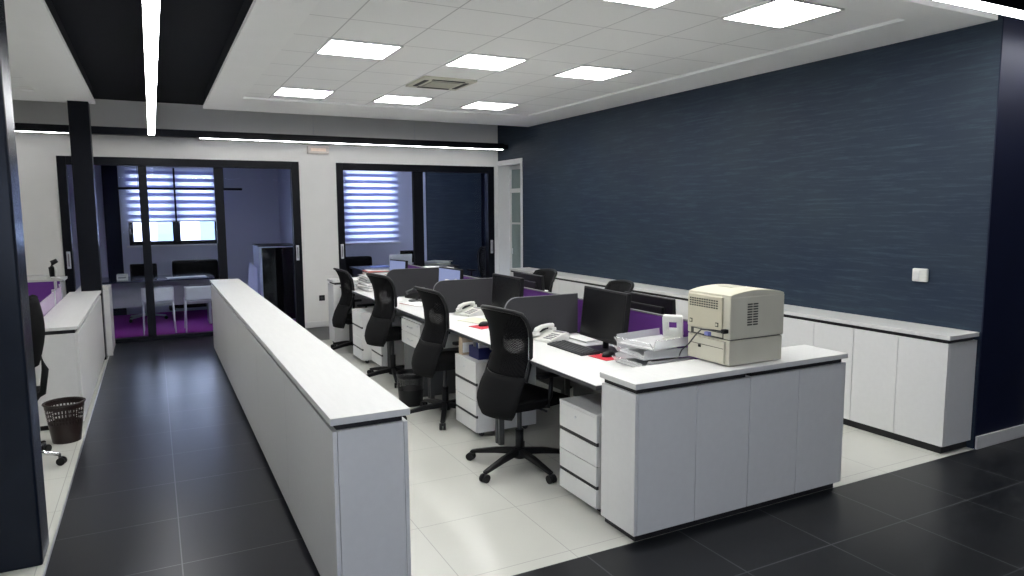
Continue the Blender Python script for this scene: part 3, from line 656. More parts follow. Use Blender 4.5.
def make_chair(label, loc, rz, group='black mesh office chairs'):
    r = thing('office_chair', label, 'chair', loc, rz, group)
    MB().sheet(lambda u, v: bpt(.66 + .445 * v, (2 * u - 1) * .93), 16, 16, .010, chair_net).build('mesh_panel', r)
    MB().sheet(lambda u, v: bpt(.40 + .262 * v, (2 * u - 1) * .985), 14, 8, .026, chair_grey).build('lumbar_cover', r, 'dark grey cloth lower back')
    # frame around the net
    pts = [bpt(.64 + .46 * k / 12, -1) for k in range(13)] + [bpt(1.105, -1 + 2 * k / 12) for k in range(1, 12)] + [bpt(1.10 - .46 * k / 12, 1) for k in range(13)]
    MB().tube(pts, .014, plastic_black, 8).tube([bpt(.655, -1 + 2 * k / 10) for k in range(11)], .012, plastic_black, 8).build('back_frame', r)
    MB().tube([(backp(.64) + .035, 0, .64), (backp(.55) + .035, 0, .54), (-.13, 0, .445), (-.06, 0, .430), (.0, 0, .425)], [.016, .018, .022, .022, .02], plastic_black, 8).build('back_spine', r)
    b = MB()
    def seat(u, v):
        x = -.20 + .45 * u; y = (2 * v - 1) * .235 * (1 - .12 * abs(2 * u - 1) ** 3); e = max(abs(2 * u - 1), abs(2 * v - 1))
        return (x, y, .497 - .018 * e ** 4 - .03 * max(0, u - .8) * 5 * .5)
    b.sheet(seat, 14, 12, .055, chair_black); b.build('seat', r)
    MB().box(-.12, .12, -.09, .09, .42, .462, plastic_black, .012).tube([(.02, -.09, .44), (.03, -.22, .435), (.04, -.245, .43)], .008, plastic_black).build('tilt_mechanism', r)
    MB().cyl((0, 0, .10), (0, 0, .26), .028, .028, plastic_black, 18).cyl((0, 0, .26), (0, 0, .43), .016, .016, plastic_dark, 16).build('gas_column', r)
    MB().cyl((0, 0, .065), (0, 0, .135), .045, .034, plastic_black, 20).build('base_hub', r)
    for k in range(5):
        a = 2 * PI * k / 5 + .88; M_ = RZ(a) @ Matrix.Diagonal((1.08, 1, 1, 1))
        lg = MB().prism([(.02, .085), (.16, .075), (.315, .055), (.335, .055), (.335, .072), (.30, .082), (.16, .115), (.02, .13)], 'y', -.018, .018, plastic_black, .005, xf=M_).build('base_leg', r)
        MB().cyl((.335, -.024, .027), (.335, -.006, .027), .027, .027, plastic_black, 16, xf=M_).cyl((.335, .006, .027), (.335, .024, .027), .027, .027, plastic_black, 16, xf=M_).cyl((.325, 0, .03), (.325, 0, .07), .009, .009, plastic_dark, 10, xf=M_).build('caster', lg)
    for s in (-1, 1):
        ar = MB().tube([(.03, s * .20, .455), (.05, s * .245, .46), (.06, s * .252, .53), (.07, s * .252, .655)], [.012, .014, .016, .014], plastic_black, 8).build('armrest', r)
        MB().box(-.04, .17, s * .250 - .028, s * .250 + .028, .655, .683, plastic_black, .012).build('arm_pad', ar)
    return r
CH = make_chair('black mesh office chair nearest the printer counter, base fully in view', (2.13, 4.05, 0), .17)
ch2_ = copy_thing(CH, (2.115, 5.36, 0), .07, 'black mesh office chair beside the black wire waste basket')
ch3_ = copy_thing(CH, (2.125, 6.83, 0), .20, 'black mesh office chair before the white drawer pedestals, second from the back wall')
ch4_ = copy_thing(CH, (2.17, 8.50, 0), .04, 'black mesh office chair farthest along the desk row')
low = copy_thing(CH, (3.90, 7.00, 0), PI + .05, 'black office chair top showing over the far monitor by the navy wall')
low2 = copy_thing(CH, (3.86, 5.50, 0), PI - .1, 'black office chair top showing just behind the nearest black monitor')
for o in list(bpy.data.objects):      # these three are cranked down
    if o.parent in (low, low2, ch4_) and o.name.split('.')[0] not in ('base_leg', 'base_hub', 'gas_column'): o.location.z = -.07
for o in bpy.data.objects:            # castors swivelled clear of the bin and the drawers
    if o.parent == ch2_ and o.name.startswith('base_leg'): o.rotation_euler.z = math.radians(-26)
    if o.parent == ch3_ and o.name.startswith('base_leg'): o.rotation_euler.z = math.radians(-20)
copy_thing(CH, (5.32, 11.45, 0), PI / 2 + .3, 'black office chair behind the right glazed front')

r = thing('office_chair', 'slim backed black chair seen edge-on behind the dark column', 'chair', (-.965, 5.66, 0), PI - .04)
MB().sheet(lambda u, v: (-.205 - .035 * math.sin(PI * v) + .05 * (2 * u - 1) ** 2 - .02 * v, .20 * (2 * u - 1) * (1 - .25 * abs(2 * v - 1) ** 3), .70 + .46 * v), 12, 12, .035, chair_black).build('backrest', r)
MB().tube([(-.225, 0, .80), (-.255, 0, .66), (-.23, 0, .50), (-.12, 0, .44), (.02, 0, .43)], [.018, .022, .022, .02, .02], plastic_black, 10).build('back_support', r)
MB().box(-.21, .24, -.22, .22, .45, .51, chair_black, .025).build('seat', r)
MB().cyl((0, 0, .12), (0, 0, .45), .024, .024, plastic_black, 16).build('gas_column', r)
MB().cyl((0, 0, .07), (0, 0, .14), .04, .032, chrome, 18).build('base_hub', r)
for k in range(5):
    M_ = RZ(math.radians(238 + 72 * k))
    lg = MB().tube([(.02, 0, .115), (.18, 0, .10), (.32, 0, .075)], [.022, .018, .013], chrome, 10, xf=M_).build('base_leg', r, 'polished metal leg')
    MB().cyl((.33, -.024, .027), (.33, -.006, .027), .027, .027, plastic_black, 16, xf=M_).cyl((.33, .006, .027), (.33, .024, .027), .027, .027, plastic_black, 16, xf=M_).cyl((.32, 0, .03), (.32, 0, .08), .009, .009, plastic_dark, 10, xf=M_).build('caster', lg)

# ------------------------------------------------------------------ monitors
def monitor(loc, rz, label, w=.52, h=.33, lift=.085, lit=None, tilt=-.06, group='desk monitors', back=False):
    """screen faces local -x"""
    r = thing('monitor', label, 'monitor', loc, rz, group); M_ = T((0, 0, lift)) @ Matrix.Rotation(-tilt, 4, 'Y')
    MB().box(-.012, .022, -w / 2, w / 2, 0, h, plastic_black, .006, xf=M_).box(.02, .045, -w * .36, w * .36, .05, h - .06, plastic_black, .012, xf=M_).build('monitor_case', r)
    MB().box(-.0135, -.0115, -w / 2 + .014, w / 2 - .014, .022, h - .014, lit or screen_black, xf=M_).build('display', r, 'display glowing with a bluish window reflection' if lit else None)
    MB().tube([(.035, 0, .012), (.04, 0, .08), (.035, 0, lift + .10)], [.022, .02, .022], plastic_black, 10).build('stand_neck', r)
    MB().box(-.06, .11, -.12, .12, 0, .012, plastic_black, .005).build('stand_base', r)
    return r
monitor((2.665, 3.87, DZ), -.05, 'large black monitor on the nearest desk beside the paper trays', w=.55, h=.35, lift=.065, tilt=-.11)
monitor((2.66, 5.30, DZ), .0, 'black monitor behind the nearest mesh chair', w=.54, h=.315, lift=.08)
monitor((2.64, 6.53, DZ), .12, 'small monitor with a bluish screen behind the second charcoal divider', w=.46, h=.30, lift=.075, lit=screen_reflection)
monitor((2.69, 8.36, DZ), .25, 'small monitor with a bluish screen beside the document piles', w=.38, h=.27, lift=.075, lit=screen_reflection)
monitor((3.20, 4.02, DZ), PI, 'wide black monitor seen from the back above the purple partition', w=.56, h=.26, lift=.07)
monitor((3.20, 5.85, DZ), PI, 'black monitor seen from the back beyond the nearest charcoal divider', w=.56, h=.28, lift=.065)

# ------------------------------------------------------------------ phones, keyboards, mice
def phone(loc, rz, label):
    """desk phone: keypad slopes to local -x, handset on the +y side"""
    r = thing('desk_phone', label, 'phone', loc, rz, 'white desk phones')
    MB().prism([(-.10, .0), (.10, 0), (.10, .055), (.07, .062), (-.10, .018)], 'y', -.105, .105, phone_white, .004).build('phone_body', r)
    b = MB()
    for i in range(4):
        for j in range(3):
            x = -.075 + i * .026; z = .018 + (x + .10) * .259 + .001
            b.box(x, x + .017, -.085 + j * .028, -.063 + j * .028, z, z + .005, phone_grey, .001)
    b.build('keypad', r)
    MB().box(.045, .088, -.09, .015, .0585, .0625, phone_grey, .001).build('phone_display', r)
    hs = MB().tube([(-.085, .066, .055), (-.07, .066, .075), (-.02, .066, .094), (.05, .066, .098), (.09, .066, .088)], [.020, .022, .016, .016, .022], phone_white, 12)
    hs.box(-.105, -.055, .042, .09, .03, .062, phone_white, .012).box(.065, .115, .042, .09, .045, .08, phone_white, .012).build('handset', r)
    MB().tube([(-.10, .066, .045), (-.13, .08, .012), (-.09, .12, .008), (.0, .125, .008), (.08, .108, .012)], .004, phone_white, 6).build('handset_cord', r)
phone((2.55, 4.36, DZ), .25, 'white desk phone on the nearest desk beside the black keyboard')
phone((2.55, 5.80, DZ), .25, 'white desk phone on the second desk by the cream papers')
def keyboard(loc, rz, label):
    r = thing('keyboard', label, 'keyboard', loc, rz, 'keyboards')
    MB().prism([(-.075, 0), (.075, 0), (.075, .022), (-.075, .012)], 'y', -.225, .225, plastic_dark, .003).build('keyboard_case', r)
    b = MB()
    for i in range(5):
        for j in range(18):
            x = -.066 + i * .026; y = -.214 + j * .0238; z = .012 + (x + .075) * .0667
            b.box(x, x + .021, y, y + .019, z, z + .006, key_grey, .0015, seg=1)
    b.build('keys', r)
keyboard((2.515, 3.99, DZ), .0, 'dark grey keyboard on the nearest desk before the monitor')
def mousepad(loc, rz, label, mlabel=None, off=(0.0, 0.0)):
    o = MB().box(-.075, .075, -.09, .09, 0, .004, red_mat, .0015).build('mouse_pad'); o.location = loc; o.rotation_euler = (0, 0, rz); tag(o, label, 'mouse pad', 'red mouse pads')
    if mlabel:
        r = thing('computer_mouse', mlabel, 'mouse', (loc[0] + off[0], loc[1] + off[1], loc[2] + .004), rz, 'computer mice')
        def dome(u, v):
            a = 2 * PI * u; k = math.sin(v * PI / 2); return (.052 * k * math.cos(a), .031 * k * math.sin(a), .002 + .034 * math.cos(v * PI / 2) ** .8 if v < 1 else .002)
        MB().sheet(dome, 20, 8, .002, plastic_black).build('mouse_shell', r)
        MB().cyl((.028, -.003, .028), (.028, .003, .028), .008, .008, plastic_dark, 12).build('scroll_wheel', r)
mousepad((2.565, 3.665, DZ), .1, 'red mouse pad by the paper trays', 'small grey-topped mouse on the red pad by the paper trays', (.02, .0))
mousepad((2.36, 5.13, DZ), .2, 'red mouse pad on the second desk with a black mouse', 'black mouse on the red pad of the second desk', (.03, .03))

# ------------------------------------------------------------------ papers
def stack(loc, rz, w, d, n, label, mats, cat='papers', name='paper_stack', spread=.012, th=.006, group=None, seed=1):
    rnd = random.Random(seed); b = MB(); z = 0
    for k in range(n):
        t_ = th * rnd.uniform(.6, 1.4); dx, dy, a = rnd.uniform(-spread, spread), rnd.uniform(-spread, spread), rnd.uniform(-spread, spread) * 6
        b.box(-w / 2, w / 2, -d / 2, d / 2, z, z + t_, mats[k % len(mats)], 0, xf=T((dx, dy, 0)) @ RZ(a)); z += t_ + .0004
    o = b.build(name); o.location = loc; o.rotation_euler = (0, 0, rz); return tag(o, label, cat, group)
stack((2.765, 4.25, DZ), .1, .14, .26, 3, 'white papers lying between the keyboard and the charcoal divider', [paper, paper_grey], seed=2, th=.004)
stack((2.46, 5.44, DZ), .25, .21, .32, 2, 'cream sheets on the second desk in front of the phone', [paper_cream], seed=3, th=.003)
stack((2.31, 5.66, DZ), -.1, .22, .30, 1, 'loose white sheet on the second desk at its front edge', [paper], seed=4, th=.002)
stack((2.36, 6.75, DZ), .2, .21, .30, 2, 'white sheets with a red edge on the third desk', [paper_red, paper], seed=5, th=.002)
stack((2.24, 7.20, DZ), -.2, .21, .30, 1, 'loose white sheet near the front of the third desk', [paper], seed=6, th=.002)
stack((2.36, 8.26, DZ), .06, .28, .40, 17, 'tall ragged pile of documents on the farthest desk', [paper, paper_grey, paper], seed=8, th=.011, spread=.02, group='document piles')
stack((2.60, 8.745, DZ), -.05, .40, .26, 17, 'document pile topped by a red folder at the far end of the desks', [paper, paper, paper_grey, paper_red], seed=9, th=.013, spread=.018, group='document piles')
stack((2.235, 8.73, DZ), .05, .17, .28, 9, 'low white document pile at the far desk corner', [paper], seed=10, th=.010, spread=.015, group='document piles')
o = MB().prism([(-.14, 0), (.14, 0), (.14, .004), (.02, .014), (-.14, .006)], 'y', -.10, .10, paper_blue, .001).build('blue_folder'); o.location = (2.60, 8.745, DZ + .236); tag(o, 'thin blue folder lying on the document pile', 'folder')
stack((3.45, 6.55, DZ), .2, .30, .62, 12, 'broad pile of white papers behind the nearest charcoal divider', [paper], seed=12, th=.010, spread=.02)
stack((3.10, 8.2, DZ), .5, .28, .42, 14, 'untidy stack of grey papers beyond the farthest charcoal divider', [paper_grey, paper], seed=13, th=.018, spread=.03)
# black disc and dark curved tray on the third desk
r = thing('round_stand', 'flat black disc stand on the third desk', 'stand', (2.45, 6.98, DZ))
MB().lathe([(0, 0), (.085, 0), (.09, .006), (.082, .013), (.03, .016), (0, .016)], (0, 0, 0), plastic_dark, 30).build('disc', r)
MB().cyl((0, 0, .014), (0, 0, .03), .018, .012, plastic_black, 14).build('pivot', r)
r = thing('desk_phone', 'black desk phone in front of the farthest charcoal divider', 'phone', (2.56, 7.24, DZ), .3)
MB().prism([(-.11, 0), (.11, 0), (.11, .06), (-.11, .02)], 'y', -.11, .11, plastic_black, .006).build('phone_body', r)
MB().tube([(-.12, .05, .06), (-.06, .05, .085), (.03, .05, .10), (.12, .05, .085)], [.02, .014, .014, .02], plastic_dark, 10).build('handset', r)
r = thing('shopping_bag', 'small red and white plastic bag at the end of the second charcoal divider', 'bag', (2.50, 6.13, DZ))
b = MB(); wht = mat('white_bag_film', (.6, .58, .56), .35, bump=.3)
def bag(u, v):
    a = 2 * PI * u; k = .6 + .4 * math.sin(PI * min(v * 1.1, 1)) ; w_ = 1 + .12 * math.sin(5 * a + 3 * v)
    return (.11 * k * w_ * math.cos(a), .09 * k * w_ * math.sin(a), .012 + .28 * v + .008 * math.sin(4 * a))
b.sheet(bag, 30, 14, .003, wht); b.build('bag_body', r)
MB().box(-.10, -.06, -.06, .06, .10, .24, red_mat, .01).build('red_print', r, 'red printed patch')

# clear paper trays with the white hole punch
def tray(z, lab, first=None, dx=0, rz=0):
    if first: return copy_thing(first, (2.735 + dx, 3.36, z), rz, lab)
    r = thing('paper_tray', lab, 'paper tray', (2.735 + dx, 3.36, z), rz, 'stacked clear paper trays')
    w, d = .205, .150
    def lip(u, v): return (0, 0, 0)
    b = MB().box(-w, w, -d, d, 0, .004, tray_clear, .001)
    b.prism([(-d, .004), (-d - .012, .058), (-d - .008, .058), (-d + .004, .004)], 'x', -w, w, tray_clear).prism([(d, .004), (d + .012, .058), (d + .008, .058), (d - .004, .004)], 'x', -w, w, tray_clear)
    b.box(w - .004, w, -d, d, .004, .058, tray_clear).prism([(-w, .004), (-w - .035, .045), (-w - .030, .048), (-w + .004, .006)], 'y', -d, d, tray_clear)
    b.build('tray_shell', r)
    MB().box(-w + .01, w - .02, -d + .012, d - .012, .0045, .012, paper).box(-w + .02, w - .01, -d + .02, d - .015, .0122, .019, paper_grey, xf=RZ(.03)).build('sheets', r, 'papers in the tray')
    for sx in (-1, 1):
        for sy in (-1, 1): MB().box(sx * (w - .03) - .01, sx * (w - .03) + .01, sy * d - .006, sy * d + .006, .058, .0605, tray_clear).build('stacking_lug', r)
    return r
TR = tray(DZ + .001, 'clear paper tray, lowest of the stack beside the printer')
tray(DZ + .063, 'clear paper tray, middle of the stack beside the printer', TR, .01, -.10)
tray(DZ + .125, 'clear paper tray, topmost of the stack, holding the hole punch', TR, .01, .14)
r = thing('hole_punch', 'large white hole punch on the topmost paper tray', 'hole punch', (2.83, 3.33, DZ + .1475), .72)
MB().box(-.055, .085, -.058, .058, 0, .018, phone_white, .006).build('punch_base', r)
HM = T((.0, 0, .02)) @ Matrix.Rotation(-.30, 4, 'Y')
b = MB(); b.box(-.012, .022, -.062, -.024, 0, .135, phone_white, .010, xf=HM).box(-.012, .022, .024, .062, 0, .135, phone_white, .010, xf=HM)
b.box(-.012, .022, -.060, .060, .098, .142, phone_white, .012, xf=HM).box(-.012, .022, -.060, .060, -.008, .052, phone_white, .010, xf=HM)
b.box(.018, .10, -.050, .050, .018, .040, phone_white, .008).build('lever', r)
for s in (-1, 1): MB().cyl((.05, s * .03, .014), (.05, s * .03, .05), .009, .009, alu, 12).build('punch_pin', r, 'metal punch pin')

# ------------------------------------------------------------------ printer
r = thing('laser_printer', 'old beige laser printer with its back and vents turned to the desks', 'printer', (3.008, 2.995, PH), 0)
pw, pd = .208, .168   # half sizes x, y
MB().box(-pw + .002, pw - .006, -pd, pd, .006, .148, beige, .005).build('paper_cassette', r)
MB().box(-pw, pw, -pd - .003, pd + .003, .153, .392, beige, .008).build('main_body', r)
MB().box(-pw + .012, pw - .018, -pd + .006, pd - .006, .147, .154, vent_dark).build('seam_gap', r)
prof = [(-pw + .003, .388), (pw - .003, .388), (pw - .003, .398)] + [(pw - .003 - (2 * pw - .006) * k / 14, .398 + .026 * math.sin(PI * k / 14) ** .7) for k in range(1, 14)] + [(-pw + .003, .400)]
MB().prism(prof, 'y', -pd - .001, pd + .001, beige, .002).build('top_cover', r)
MB().box(-.05, .06, -.02, .10, .405, .4255, mat('output_tray_recess', (.42, .41, .34), .5), .006).build('output_tray', r, 'darker output tray recess')
pnl = MB().box(-pw - .014, -pw, -pd + .050, pd - .010, .196, .388, beige_dark, .006).build('rear_cover', r, 'yellowed rear cover')
b = MB()
for k in range(12):
    for j in range(4):
        y = pd - .028 - k * .0195
        b.box(-pw - .0155, -pw - .0135, y - .013, y, .318 + j * .0135, .3255 + j * .0135, vent_dark)
b.build('rear_vent', pnl)
for y in (pd - .04, -pd + .085): MB().box(-pw - .017, -pw - .0135, y - .013, y + .010, .218, .242, vent_dark, .002).box(-pw - .019, -pw - .0165, y - .009, y + .006, .223, .237, beige_dark, .001).build('cover_latch', pnl)
b = MB()
for k in range(9):
    for (xa, xb) in ((-.080, -.044), (-.036, -.000)): b.box(xa, xb, -pd - .0045, -pd - .0025, .226 + k * .0145, .2335 + k * .0145, vent_dark)
b.build('side_vent', r)
MB().box(-pw - .003, pw * -1 + .002, -pd + .045, pd - .030, .155, .188, vent_dark, .001).box(-pw - .004, -pw + .001, -pd + .050, pd - .055, .160, .184, beige, .001).build('port_bay', r, 'dark connector bay')
MB().box(-pw - .025, -pw, -.03, .005, .158, .180, mat('blue_plug', (.22, .25, .60), .4), .004).build('data_plug', r, 'blue plug')
MB().box(-pw - .010, -pw + .012, -pd + .03, pd - .03, .012, .140, beige, .003).box(-pw - .0115, -pw - .0095, -pd + .035, pd - .035, .098, .101, vent_dark).build('rear_tray_flap', r)
MB().box(-pw - .013, -pw - .009, .045, .066, .080, .096, plastic_black, .001).build('flap_catch', r, 'black catch')
MB().box(-pw - .035, -pw - .001, -pd + .004, -pd + .034, .190, .214, plastic_black, .006).build('power_plug', r, 'black power plug')
MB().tube([(-pw - .03, -pd + .02, .202), (-pw - .055, -pd + .06, .206), (-pw - .05, 0, .195), (-pw - .04, .06, .150), (-pw - .04, .115, .090), (-pw - .045, pd + .0, .045), (-pw - .045, pd + .02, .006)], .0042, plastic_dark, 8).build('power_cord', r, 'dark grey cord')

# ------------------------------------------------------------------ bins and the blue box
def bin_(loc, name, label, rt_, rb, h, m, solid, ring):
    r = thing(name, label, 'waste bin', loc, 0, 'waste bins')
    z1 = h * .38
    MB().lathe([(rb + (rt_ - rb) * .0, .004), (rb + (rt_ - rb) * .5, h * .5)], (0, 0, 0), solid).lathe([(rb + (rt_ - rb) * .5, h * .5), (rb + (rt_ - rb) * .88, h * .88)], (0, 0, 0), m).lathe([(rb + (rt_ - rb) * .88, h * .88), (rt_, h)], (0, 0, 0), solid).build('bin_wall', r)
    MB().lathe([(0, .004), (rb, .004), (rb, 0), (0, 0)], (0, 0, 0), solid).build('bin_floor', r)
    MB().tube([(rt_ * math.cos(2 * PI * k / 32), rt_ * math.sin(2 * PI * k / 32), h) for k in range(33)], ring, solid, 8).build('rim', r)
    return r
bin_((-.672, 6.16, 0), 'waste_bin', 'dark brown perforated plastic waste bin in front of the left cabinets', .135, .095, .30, brown_perf, brown_pl, .008)
bin_((1.985, 5.87, 0), 'waste_bin', 'black wire waste basket under the desk behind the second mesh chair', .125, .105, .29, wire_perf, plastic_black, .005)
r = thing('storage_box', 'dark blue open box holding papers on the second drawer pedestal', 'box', (2.26, 4.86, .593))
MB().box(-.10, .10, -.09, .09, 0, .004, blue_pl).box(-.10, .10, -.09, -.086, .004, .09, blue_pl).box(-.10, .10, .086, .09, .004, .09, blue_pl).box(-.10, -.096, -.086, .086, .004, .09, blue_pl).box(.096, .10, -.086, .086, .004, .09, blue_pl).build('box_shell', r)
MB().box(-.08, .08, -.05, -.03, .005, .13, paper, xf=RZ(.05)).box(-.07, .08, .0, .02, .005, .12, paper_blue, xf=RZ(-.05)).box(-.08, .06, .04, .055, .005, .135, paper_grey).build('folders', r, 'papers standing in the box')
o = MB().box(-.05, .05, -.035, .035, 0, .14, mat('tan_card', (.45, .36, .26), .8), .004).box(-.045, .045, -.0355, .0355, .02, .10, paper, .001).build('card_box'); o.location = (2.17, 5.03, .593); tag(o, 'small tan card carton beside the blue box on the pedestal', 'box')

# ------------------------------------------------------------------ left office corner
r = thing('lilac_partition', 'translucent lilac screen standing along the left cabinet row', 'partition', (-.905, 7.80, 0), 0, 'left office partitions')
MB().box(-.006, .006, -1.05, 1.05, .55, .955, lilac, .002).build('acrylic_panel', r)
for y in (-.9, .35, .95): MB().box(-.015, .015, y - .012, y + .012, 0, .98, alu, .003).build('post', r, 'slim metal post')
r = thing('purple_partition', 'dark purple screen across the end of the left office desks', 'partition', (-1.38, 9.25, 0), 0, 'left office partitions')
MB().box(-.42, .42, -.012, .012, .66, .97, purple, .003).build('fabric_panel', r)
for x in (-.38, .38): MB().box(x - .015, x + .015, -.016, .016, 0, .97, alu, .003).build('post', r, 'slim metal post')
r = thing('office_desk', 'white desk of the left office beyond the dark column', 'desk', (-1.75, 7.3, 0), 0)
MB().box(-.40, .40, -1.0, 1.0, .735, .76, desk_white, .003).build('desktop', r)
for y in (-.9, .86): MB().box(-.36, .36, y, y + .03, 0, .735, grey_panel).build('leg_frame', r)
r = thing('side_cabinet', 'white low cupboard against the back wall of the left office', 'cabinet', (-1.45, 10.25, 0))
MB().box(-.75, .42, -.22, .22, .05, .90, white_lam, .003).build('cabinet_body', r)
MB().box(-.78, .45, -.24, .24, .90, .93, white_top, .003).build('cabinet_top', r)
MB().box(-.72, .27, -.19, .19, 0, .05, black_gap).build('plinth', r)
stack((-1.34, 10.16, .93), 0, .34, .24, 4, 'white papers on the cupboard in the left office', [paper], seed=21, th=.012)
r = thing('barcode_scanner', 'upright black handheld device in a white holder beyond the left cabinets', 'device', (-1.18, 9.78, .83))
r.location = (-1.09, 10.12, .93)
MB().cyl((0, 0, 0), (0, 0, .02), .05, .045, phone_white, 18).tube([(0, 0, .02), (.01, 0, .10), (.0, 0, .15)], [.014, .012, .012], phone_white, 8).build('holder', r)
MB().tube([(-.03, 0, .03), (-.035, 0, .14), (-.02, 0, .20), (.03, 0, .225)], [.028, .032, .034, .026], plastic_black, 10).build('handle', r)
monitor((-1.45, 7.55, .76), .15, 'black monitor at the left edge behind the dark column', w=.5, h=.32, lift=.09)

# ------------------------------------------------------------------ meeting room things
r = thing('meeting_table', 'dark topped meeting room table with a pale front panel', 'table', (.05, 11.75, 0))
MB().box(-.78, .74, -.45, .45, .735, .755, mat('dark_glass_top', (.03, .035, .06), .12), .004).build('tabletop', r, 'dark glossy top')
MB().box(-.74, .70, -.05, -.03, .33, .735, mat('pale_grey_board', (.42, .44, .45), .5), .003).build('front_panel', r)
for x in (-.72, .66): MB().box(x, x + .04, -.02, .40, 0, .735, alu, .004).build('leg', r)
for x in (.07, .50): MB().box(x - .10, x + .10, -.075, -.05, .615, .635, alu, .004).build('drawer_handle', r, 'metal bar handle')
wc = mat('white_chair_plastic', (.66, .67, .68), .35)
def visitor(x, y, label, first=None):
    if first: return copy_thing(first, (x, y, 0), None, label)
    r = thing('visitor_chair', label, 'chair', (x, y, 0), 0, 'white meeting room chairs')
    MB().sheet(lambda u, v: ((2 * u - 1) * .205, -.20 - .05 * v - .03 * (1 - (2 * u - 1) ** 2), .47 + .20 * v), 10, 6, .014, wc).build('backrest', r)
    MB().sheet(lambda u, v: ((2 * u - 1) * .205, -.19 + .40 * v, .455 - .012 * (1 - (2 * u - 1) ** 2)), 8, 8, .014, wc).build('seat', r)
    for sx in (-1, 1):
        for sy, yy in ((-1, -.24), (1, .22)):
            MB().tube([(sx * .19, yy * .85, .45), (sx * .205, yy, .0)], .011, wc, 8).build('leg', r)
    return r
VC = visitor(.015, 11.30, 'white stacking chair at the meeting table, left of the pair')
visitor(.56, 11.24, 'white stacking chair at the meeting table, right of the pair', VC)
def task_chair(x, y, label):
    r = thing('swivel_chair', label, 'chair', (x, y, 0), 0, 'black chairs behind the meeting table')
    MB().box(-.19, .19, -.24, -.19, .62, .93, chair_black, .03).build('backrest', r)
    MB().box(-.24, .24, -.24, .24, .44, .50, chair_black, .025).build('seat', r)
    MB().cyl((0, 0, .08), (0, 0, .44), .022, .022, alu, 14).build('gas_column', r)
    for k in range(5):
        a = 2 * PI * k / 5
        lg = MB().tube([(0, 0, .10), (.28 * math.cos(a), .28 * math.sin(a), .06)], [.022, .014], alu, 8).build('base_leg', r)
        MB().cyl((.28 * math.cos(a), .28 * math.sin(a) - .02, .027), (.28 * math.cos(a), .28 * math.sin(a) + .02, .027), .027, .027, plastic_black, 12).build('caster', lg)
task_chair(-.16, 12.62, 'black swivel chair behind the meeting table, left of the mullion')
r = thing('low_sofa', 'black low sofa under the meeting room window', 'sofa', (.62, 13.0, 0))
MB().box(-.36, .36, .05, .22, .25, .92, chair_black, .05).build('backrest', r); MB().box(-.36, .36, -.35, .05, .15, .45, chair_black, .05).build('seat', r)
for sx in (-1, 1):
    MB().box(sx * .40 - .05, sx * .40 + .05, -.35, .22, .12, .62, chair_black, .03).build('armrest', r)
    for yy in (-.3, .17): MB().cyl((sx * .38, yy, 0), (sx * .38, yy, .14), .02, .025, alu, 12).build('foot', r)
o = MB().box(-.07, .07, -.09, .09, 0, .085, phone_white, .008).box(-.05, .05, -.0905, -.0895, .03, .05, phone_grey).build('card_terminal'); o.location = (-.43, 11.60, .755); tag(o, 'small white box on the left end of the meeting table', 'box')
stack((.42, 11.58, .755), .1, .55, .22, 2, 'blue documents spread on the meeting table', [paper_blue, paper], seed=31, th=.006, spread=.006)
r = thing('pendant_light', 'slim black pendant bar hanging in the meeting room', 'pendant light', (.44, 12.0, 2.075))
MB().box(-.87, .87, -.03, .03, 0, .035, steel_black, .004).build('lamp_bar', r)
for x in (-.6, .6): MB().cyl((x, 0, .035), (x, 0, 2.85 - 2.075), .003, .003, steel_black, 8).build('suspension_wire', r)
r = thing('glossy_cabinet', 'black mirror-fronted cabinet in the right corner of the meeting room', 'cabinet', (1.70, 11.75, 0), .0)
MB().box(-.24, .34, -.25, .45, 0, 1.19, mat('pale_blue_side', (.50, .54, .72), .5), .004).build('cabinet_body', r)
MB().box(-.20, .34, -.262, -.251, .02, 1.17, mirror_black, .002).build('mirror_door', r, 'black mirror door')
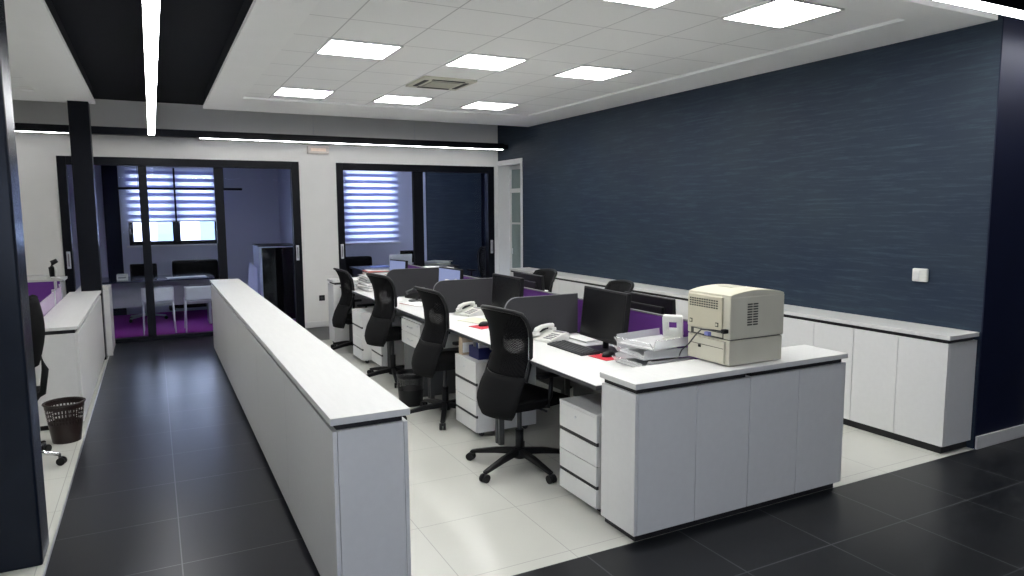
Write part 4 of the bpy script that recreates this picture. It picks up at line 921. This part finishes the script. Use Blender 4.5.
MB().box(-.25, .345, -.27, .455, 1.191, 1.205, steel_black, .003).build('cabinet_top', r)
r = thing('wall_projection_frame', 'pale leaning board beside the black mirror-fronted cabinet', 'board', (1.34, 11.62, 0))
MB().prism([(-.10, 0), (.08, 0), (.10, .85), (-.02, .95)], 'y', -.012, .012, mat('pale_blue_board', (.50, .54, .80), .5), .003).build('board_panel', r)
MB().box(-.10, .09, -.02, .02, 0, .02, alu, .002).build('bottom_rail', r)
r.name = 'leaning_board'
# far office
r = thing('office_desk', 'dark desk behind the right glazed front', 'desk', (3.95, 12.0, 0))
MB().box(-.85, .95, -.40, .40, .72, .75, mat('dark_wood_top', (.03, .03, .035), .4), .004).build('desktop', r)
MB().box(-.82, .92, .30, .32, .2, .72, grey_panel).build('modesty_panel', r)
for x in (-.80, .87): MB().box(x, x + .04, -.38, .38, 0, .72, grey_panel).build('leg_frame', r)
monitor((4.08, 11.95, .75), PI / 2, 'small black monitor on the dark desk behind the right glazed front', w=.34, h=.22, lift=.06)
r = thing('visitor_chair', 'white chair back standing at the dark desk behind glass', 'chair', (3.72, 11.45, 0), 0)
MB().sheet(lambda u, v: ((2 * u - 1) * .20, -.02 - .06 * v, .50 + .50 * v), 8, 8, .015, wc).build('backrest', r)
MB().sheet(lambda u, v: ((2 * u - 1) * .20, 0 + .40 * v, .46), 6, 6, .015, wc).build('seat', r)
for sx in (-1, 1):
    for yy in (-.02, .38): MB().tube([(sx * .18, yy, .46), (sx * .19, yy, 0)], .011, chrome, 8).build('leg', r)
r = thing('low_sofa', 'black low sofa under the tall blind in the far office', 'sofa', (3.15, 12.95, 0))
MB().box(-.55, .55, .05, .25, .25, .88, chair_black, .05).build('backrest', r); MB().box(-.55, .55, -.35, .05, .12, .45, chair_black, .05).build('seat', r)
for sx in (-1, 1): MB().cyl((sx * .45, -.25, 0), (sx * .45, -.25, .13), .02, .025, alu, 12).build('foot', r)
stack((4.55, 11.85, .75), .4, .30, .40, 6, 'loose papers heaped on the dark desk behind glass', [paper_grey, paper_cream], seed=41, th=.012, spread=.04)
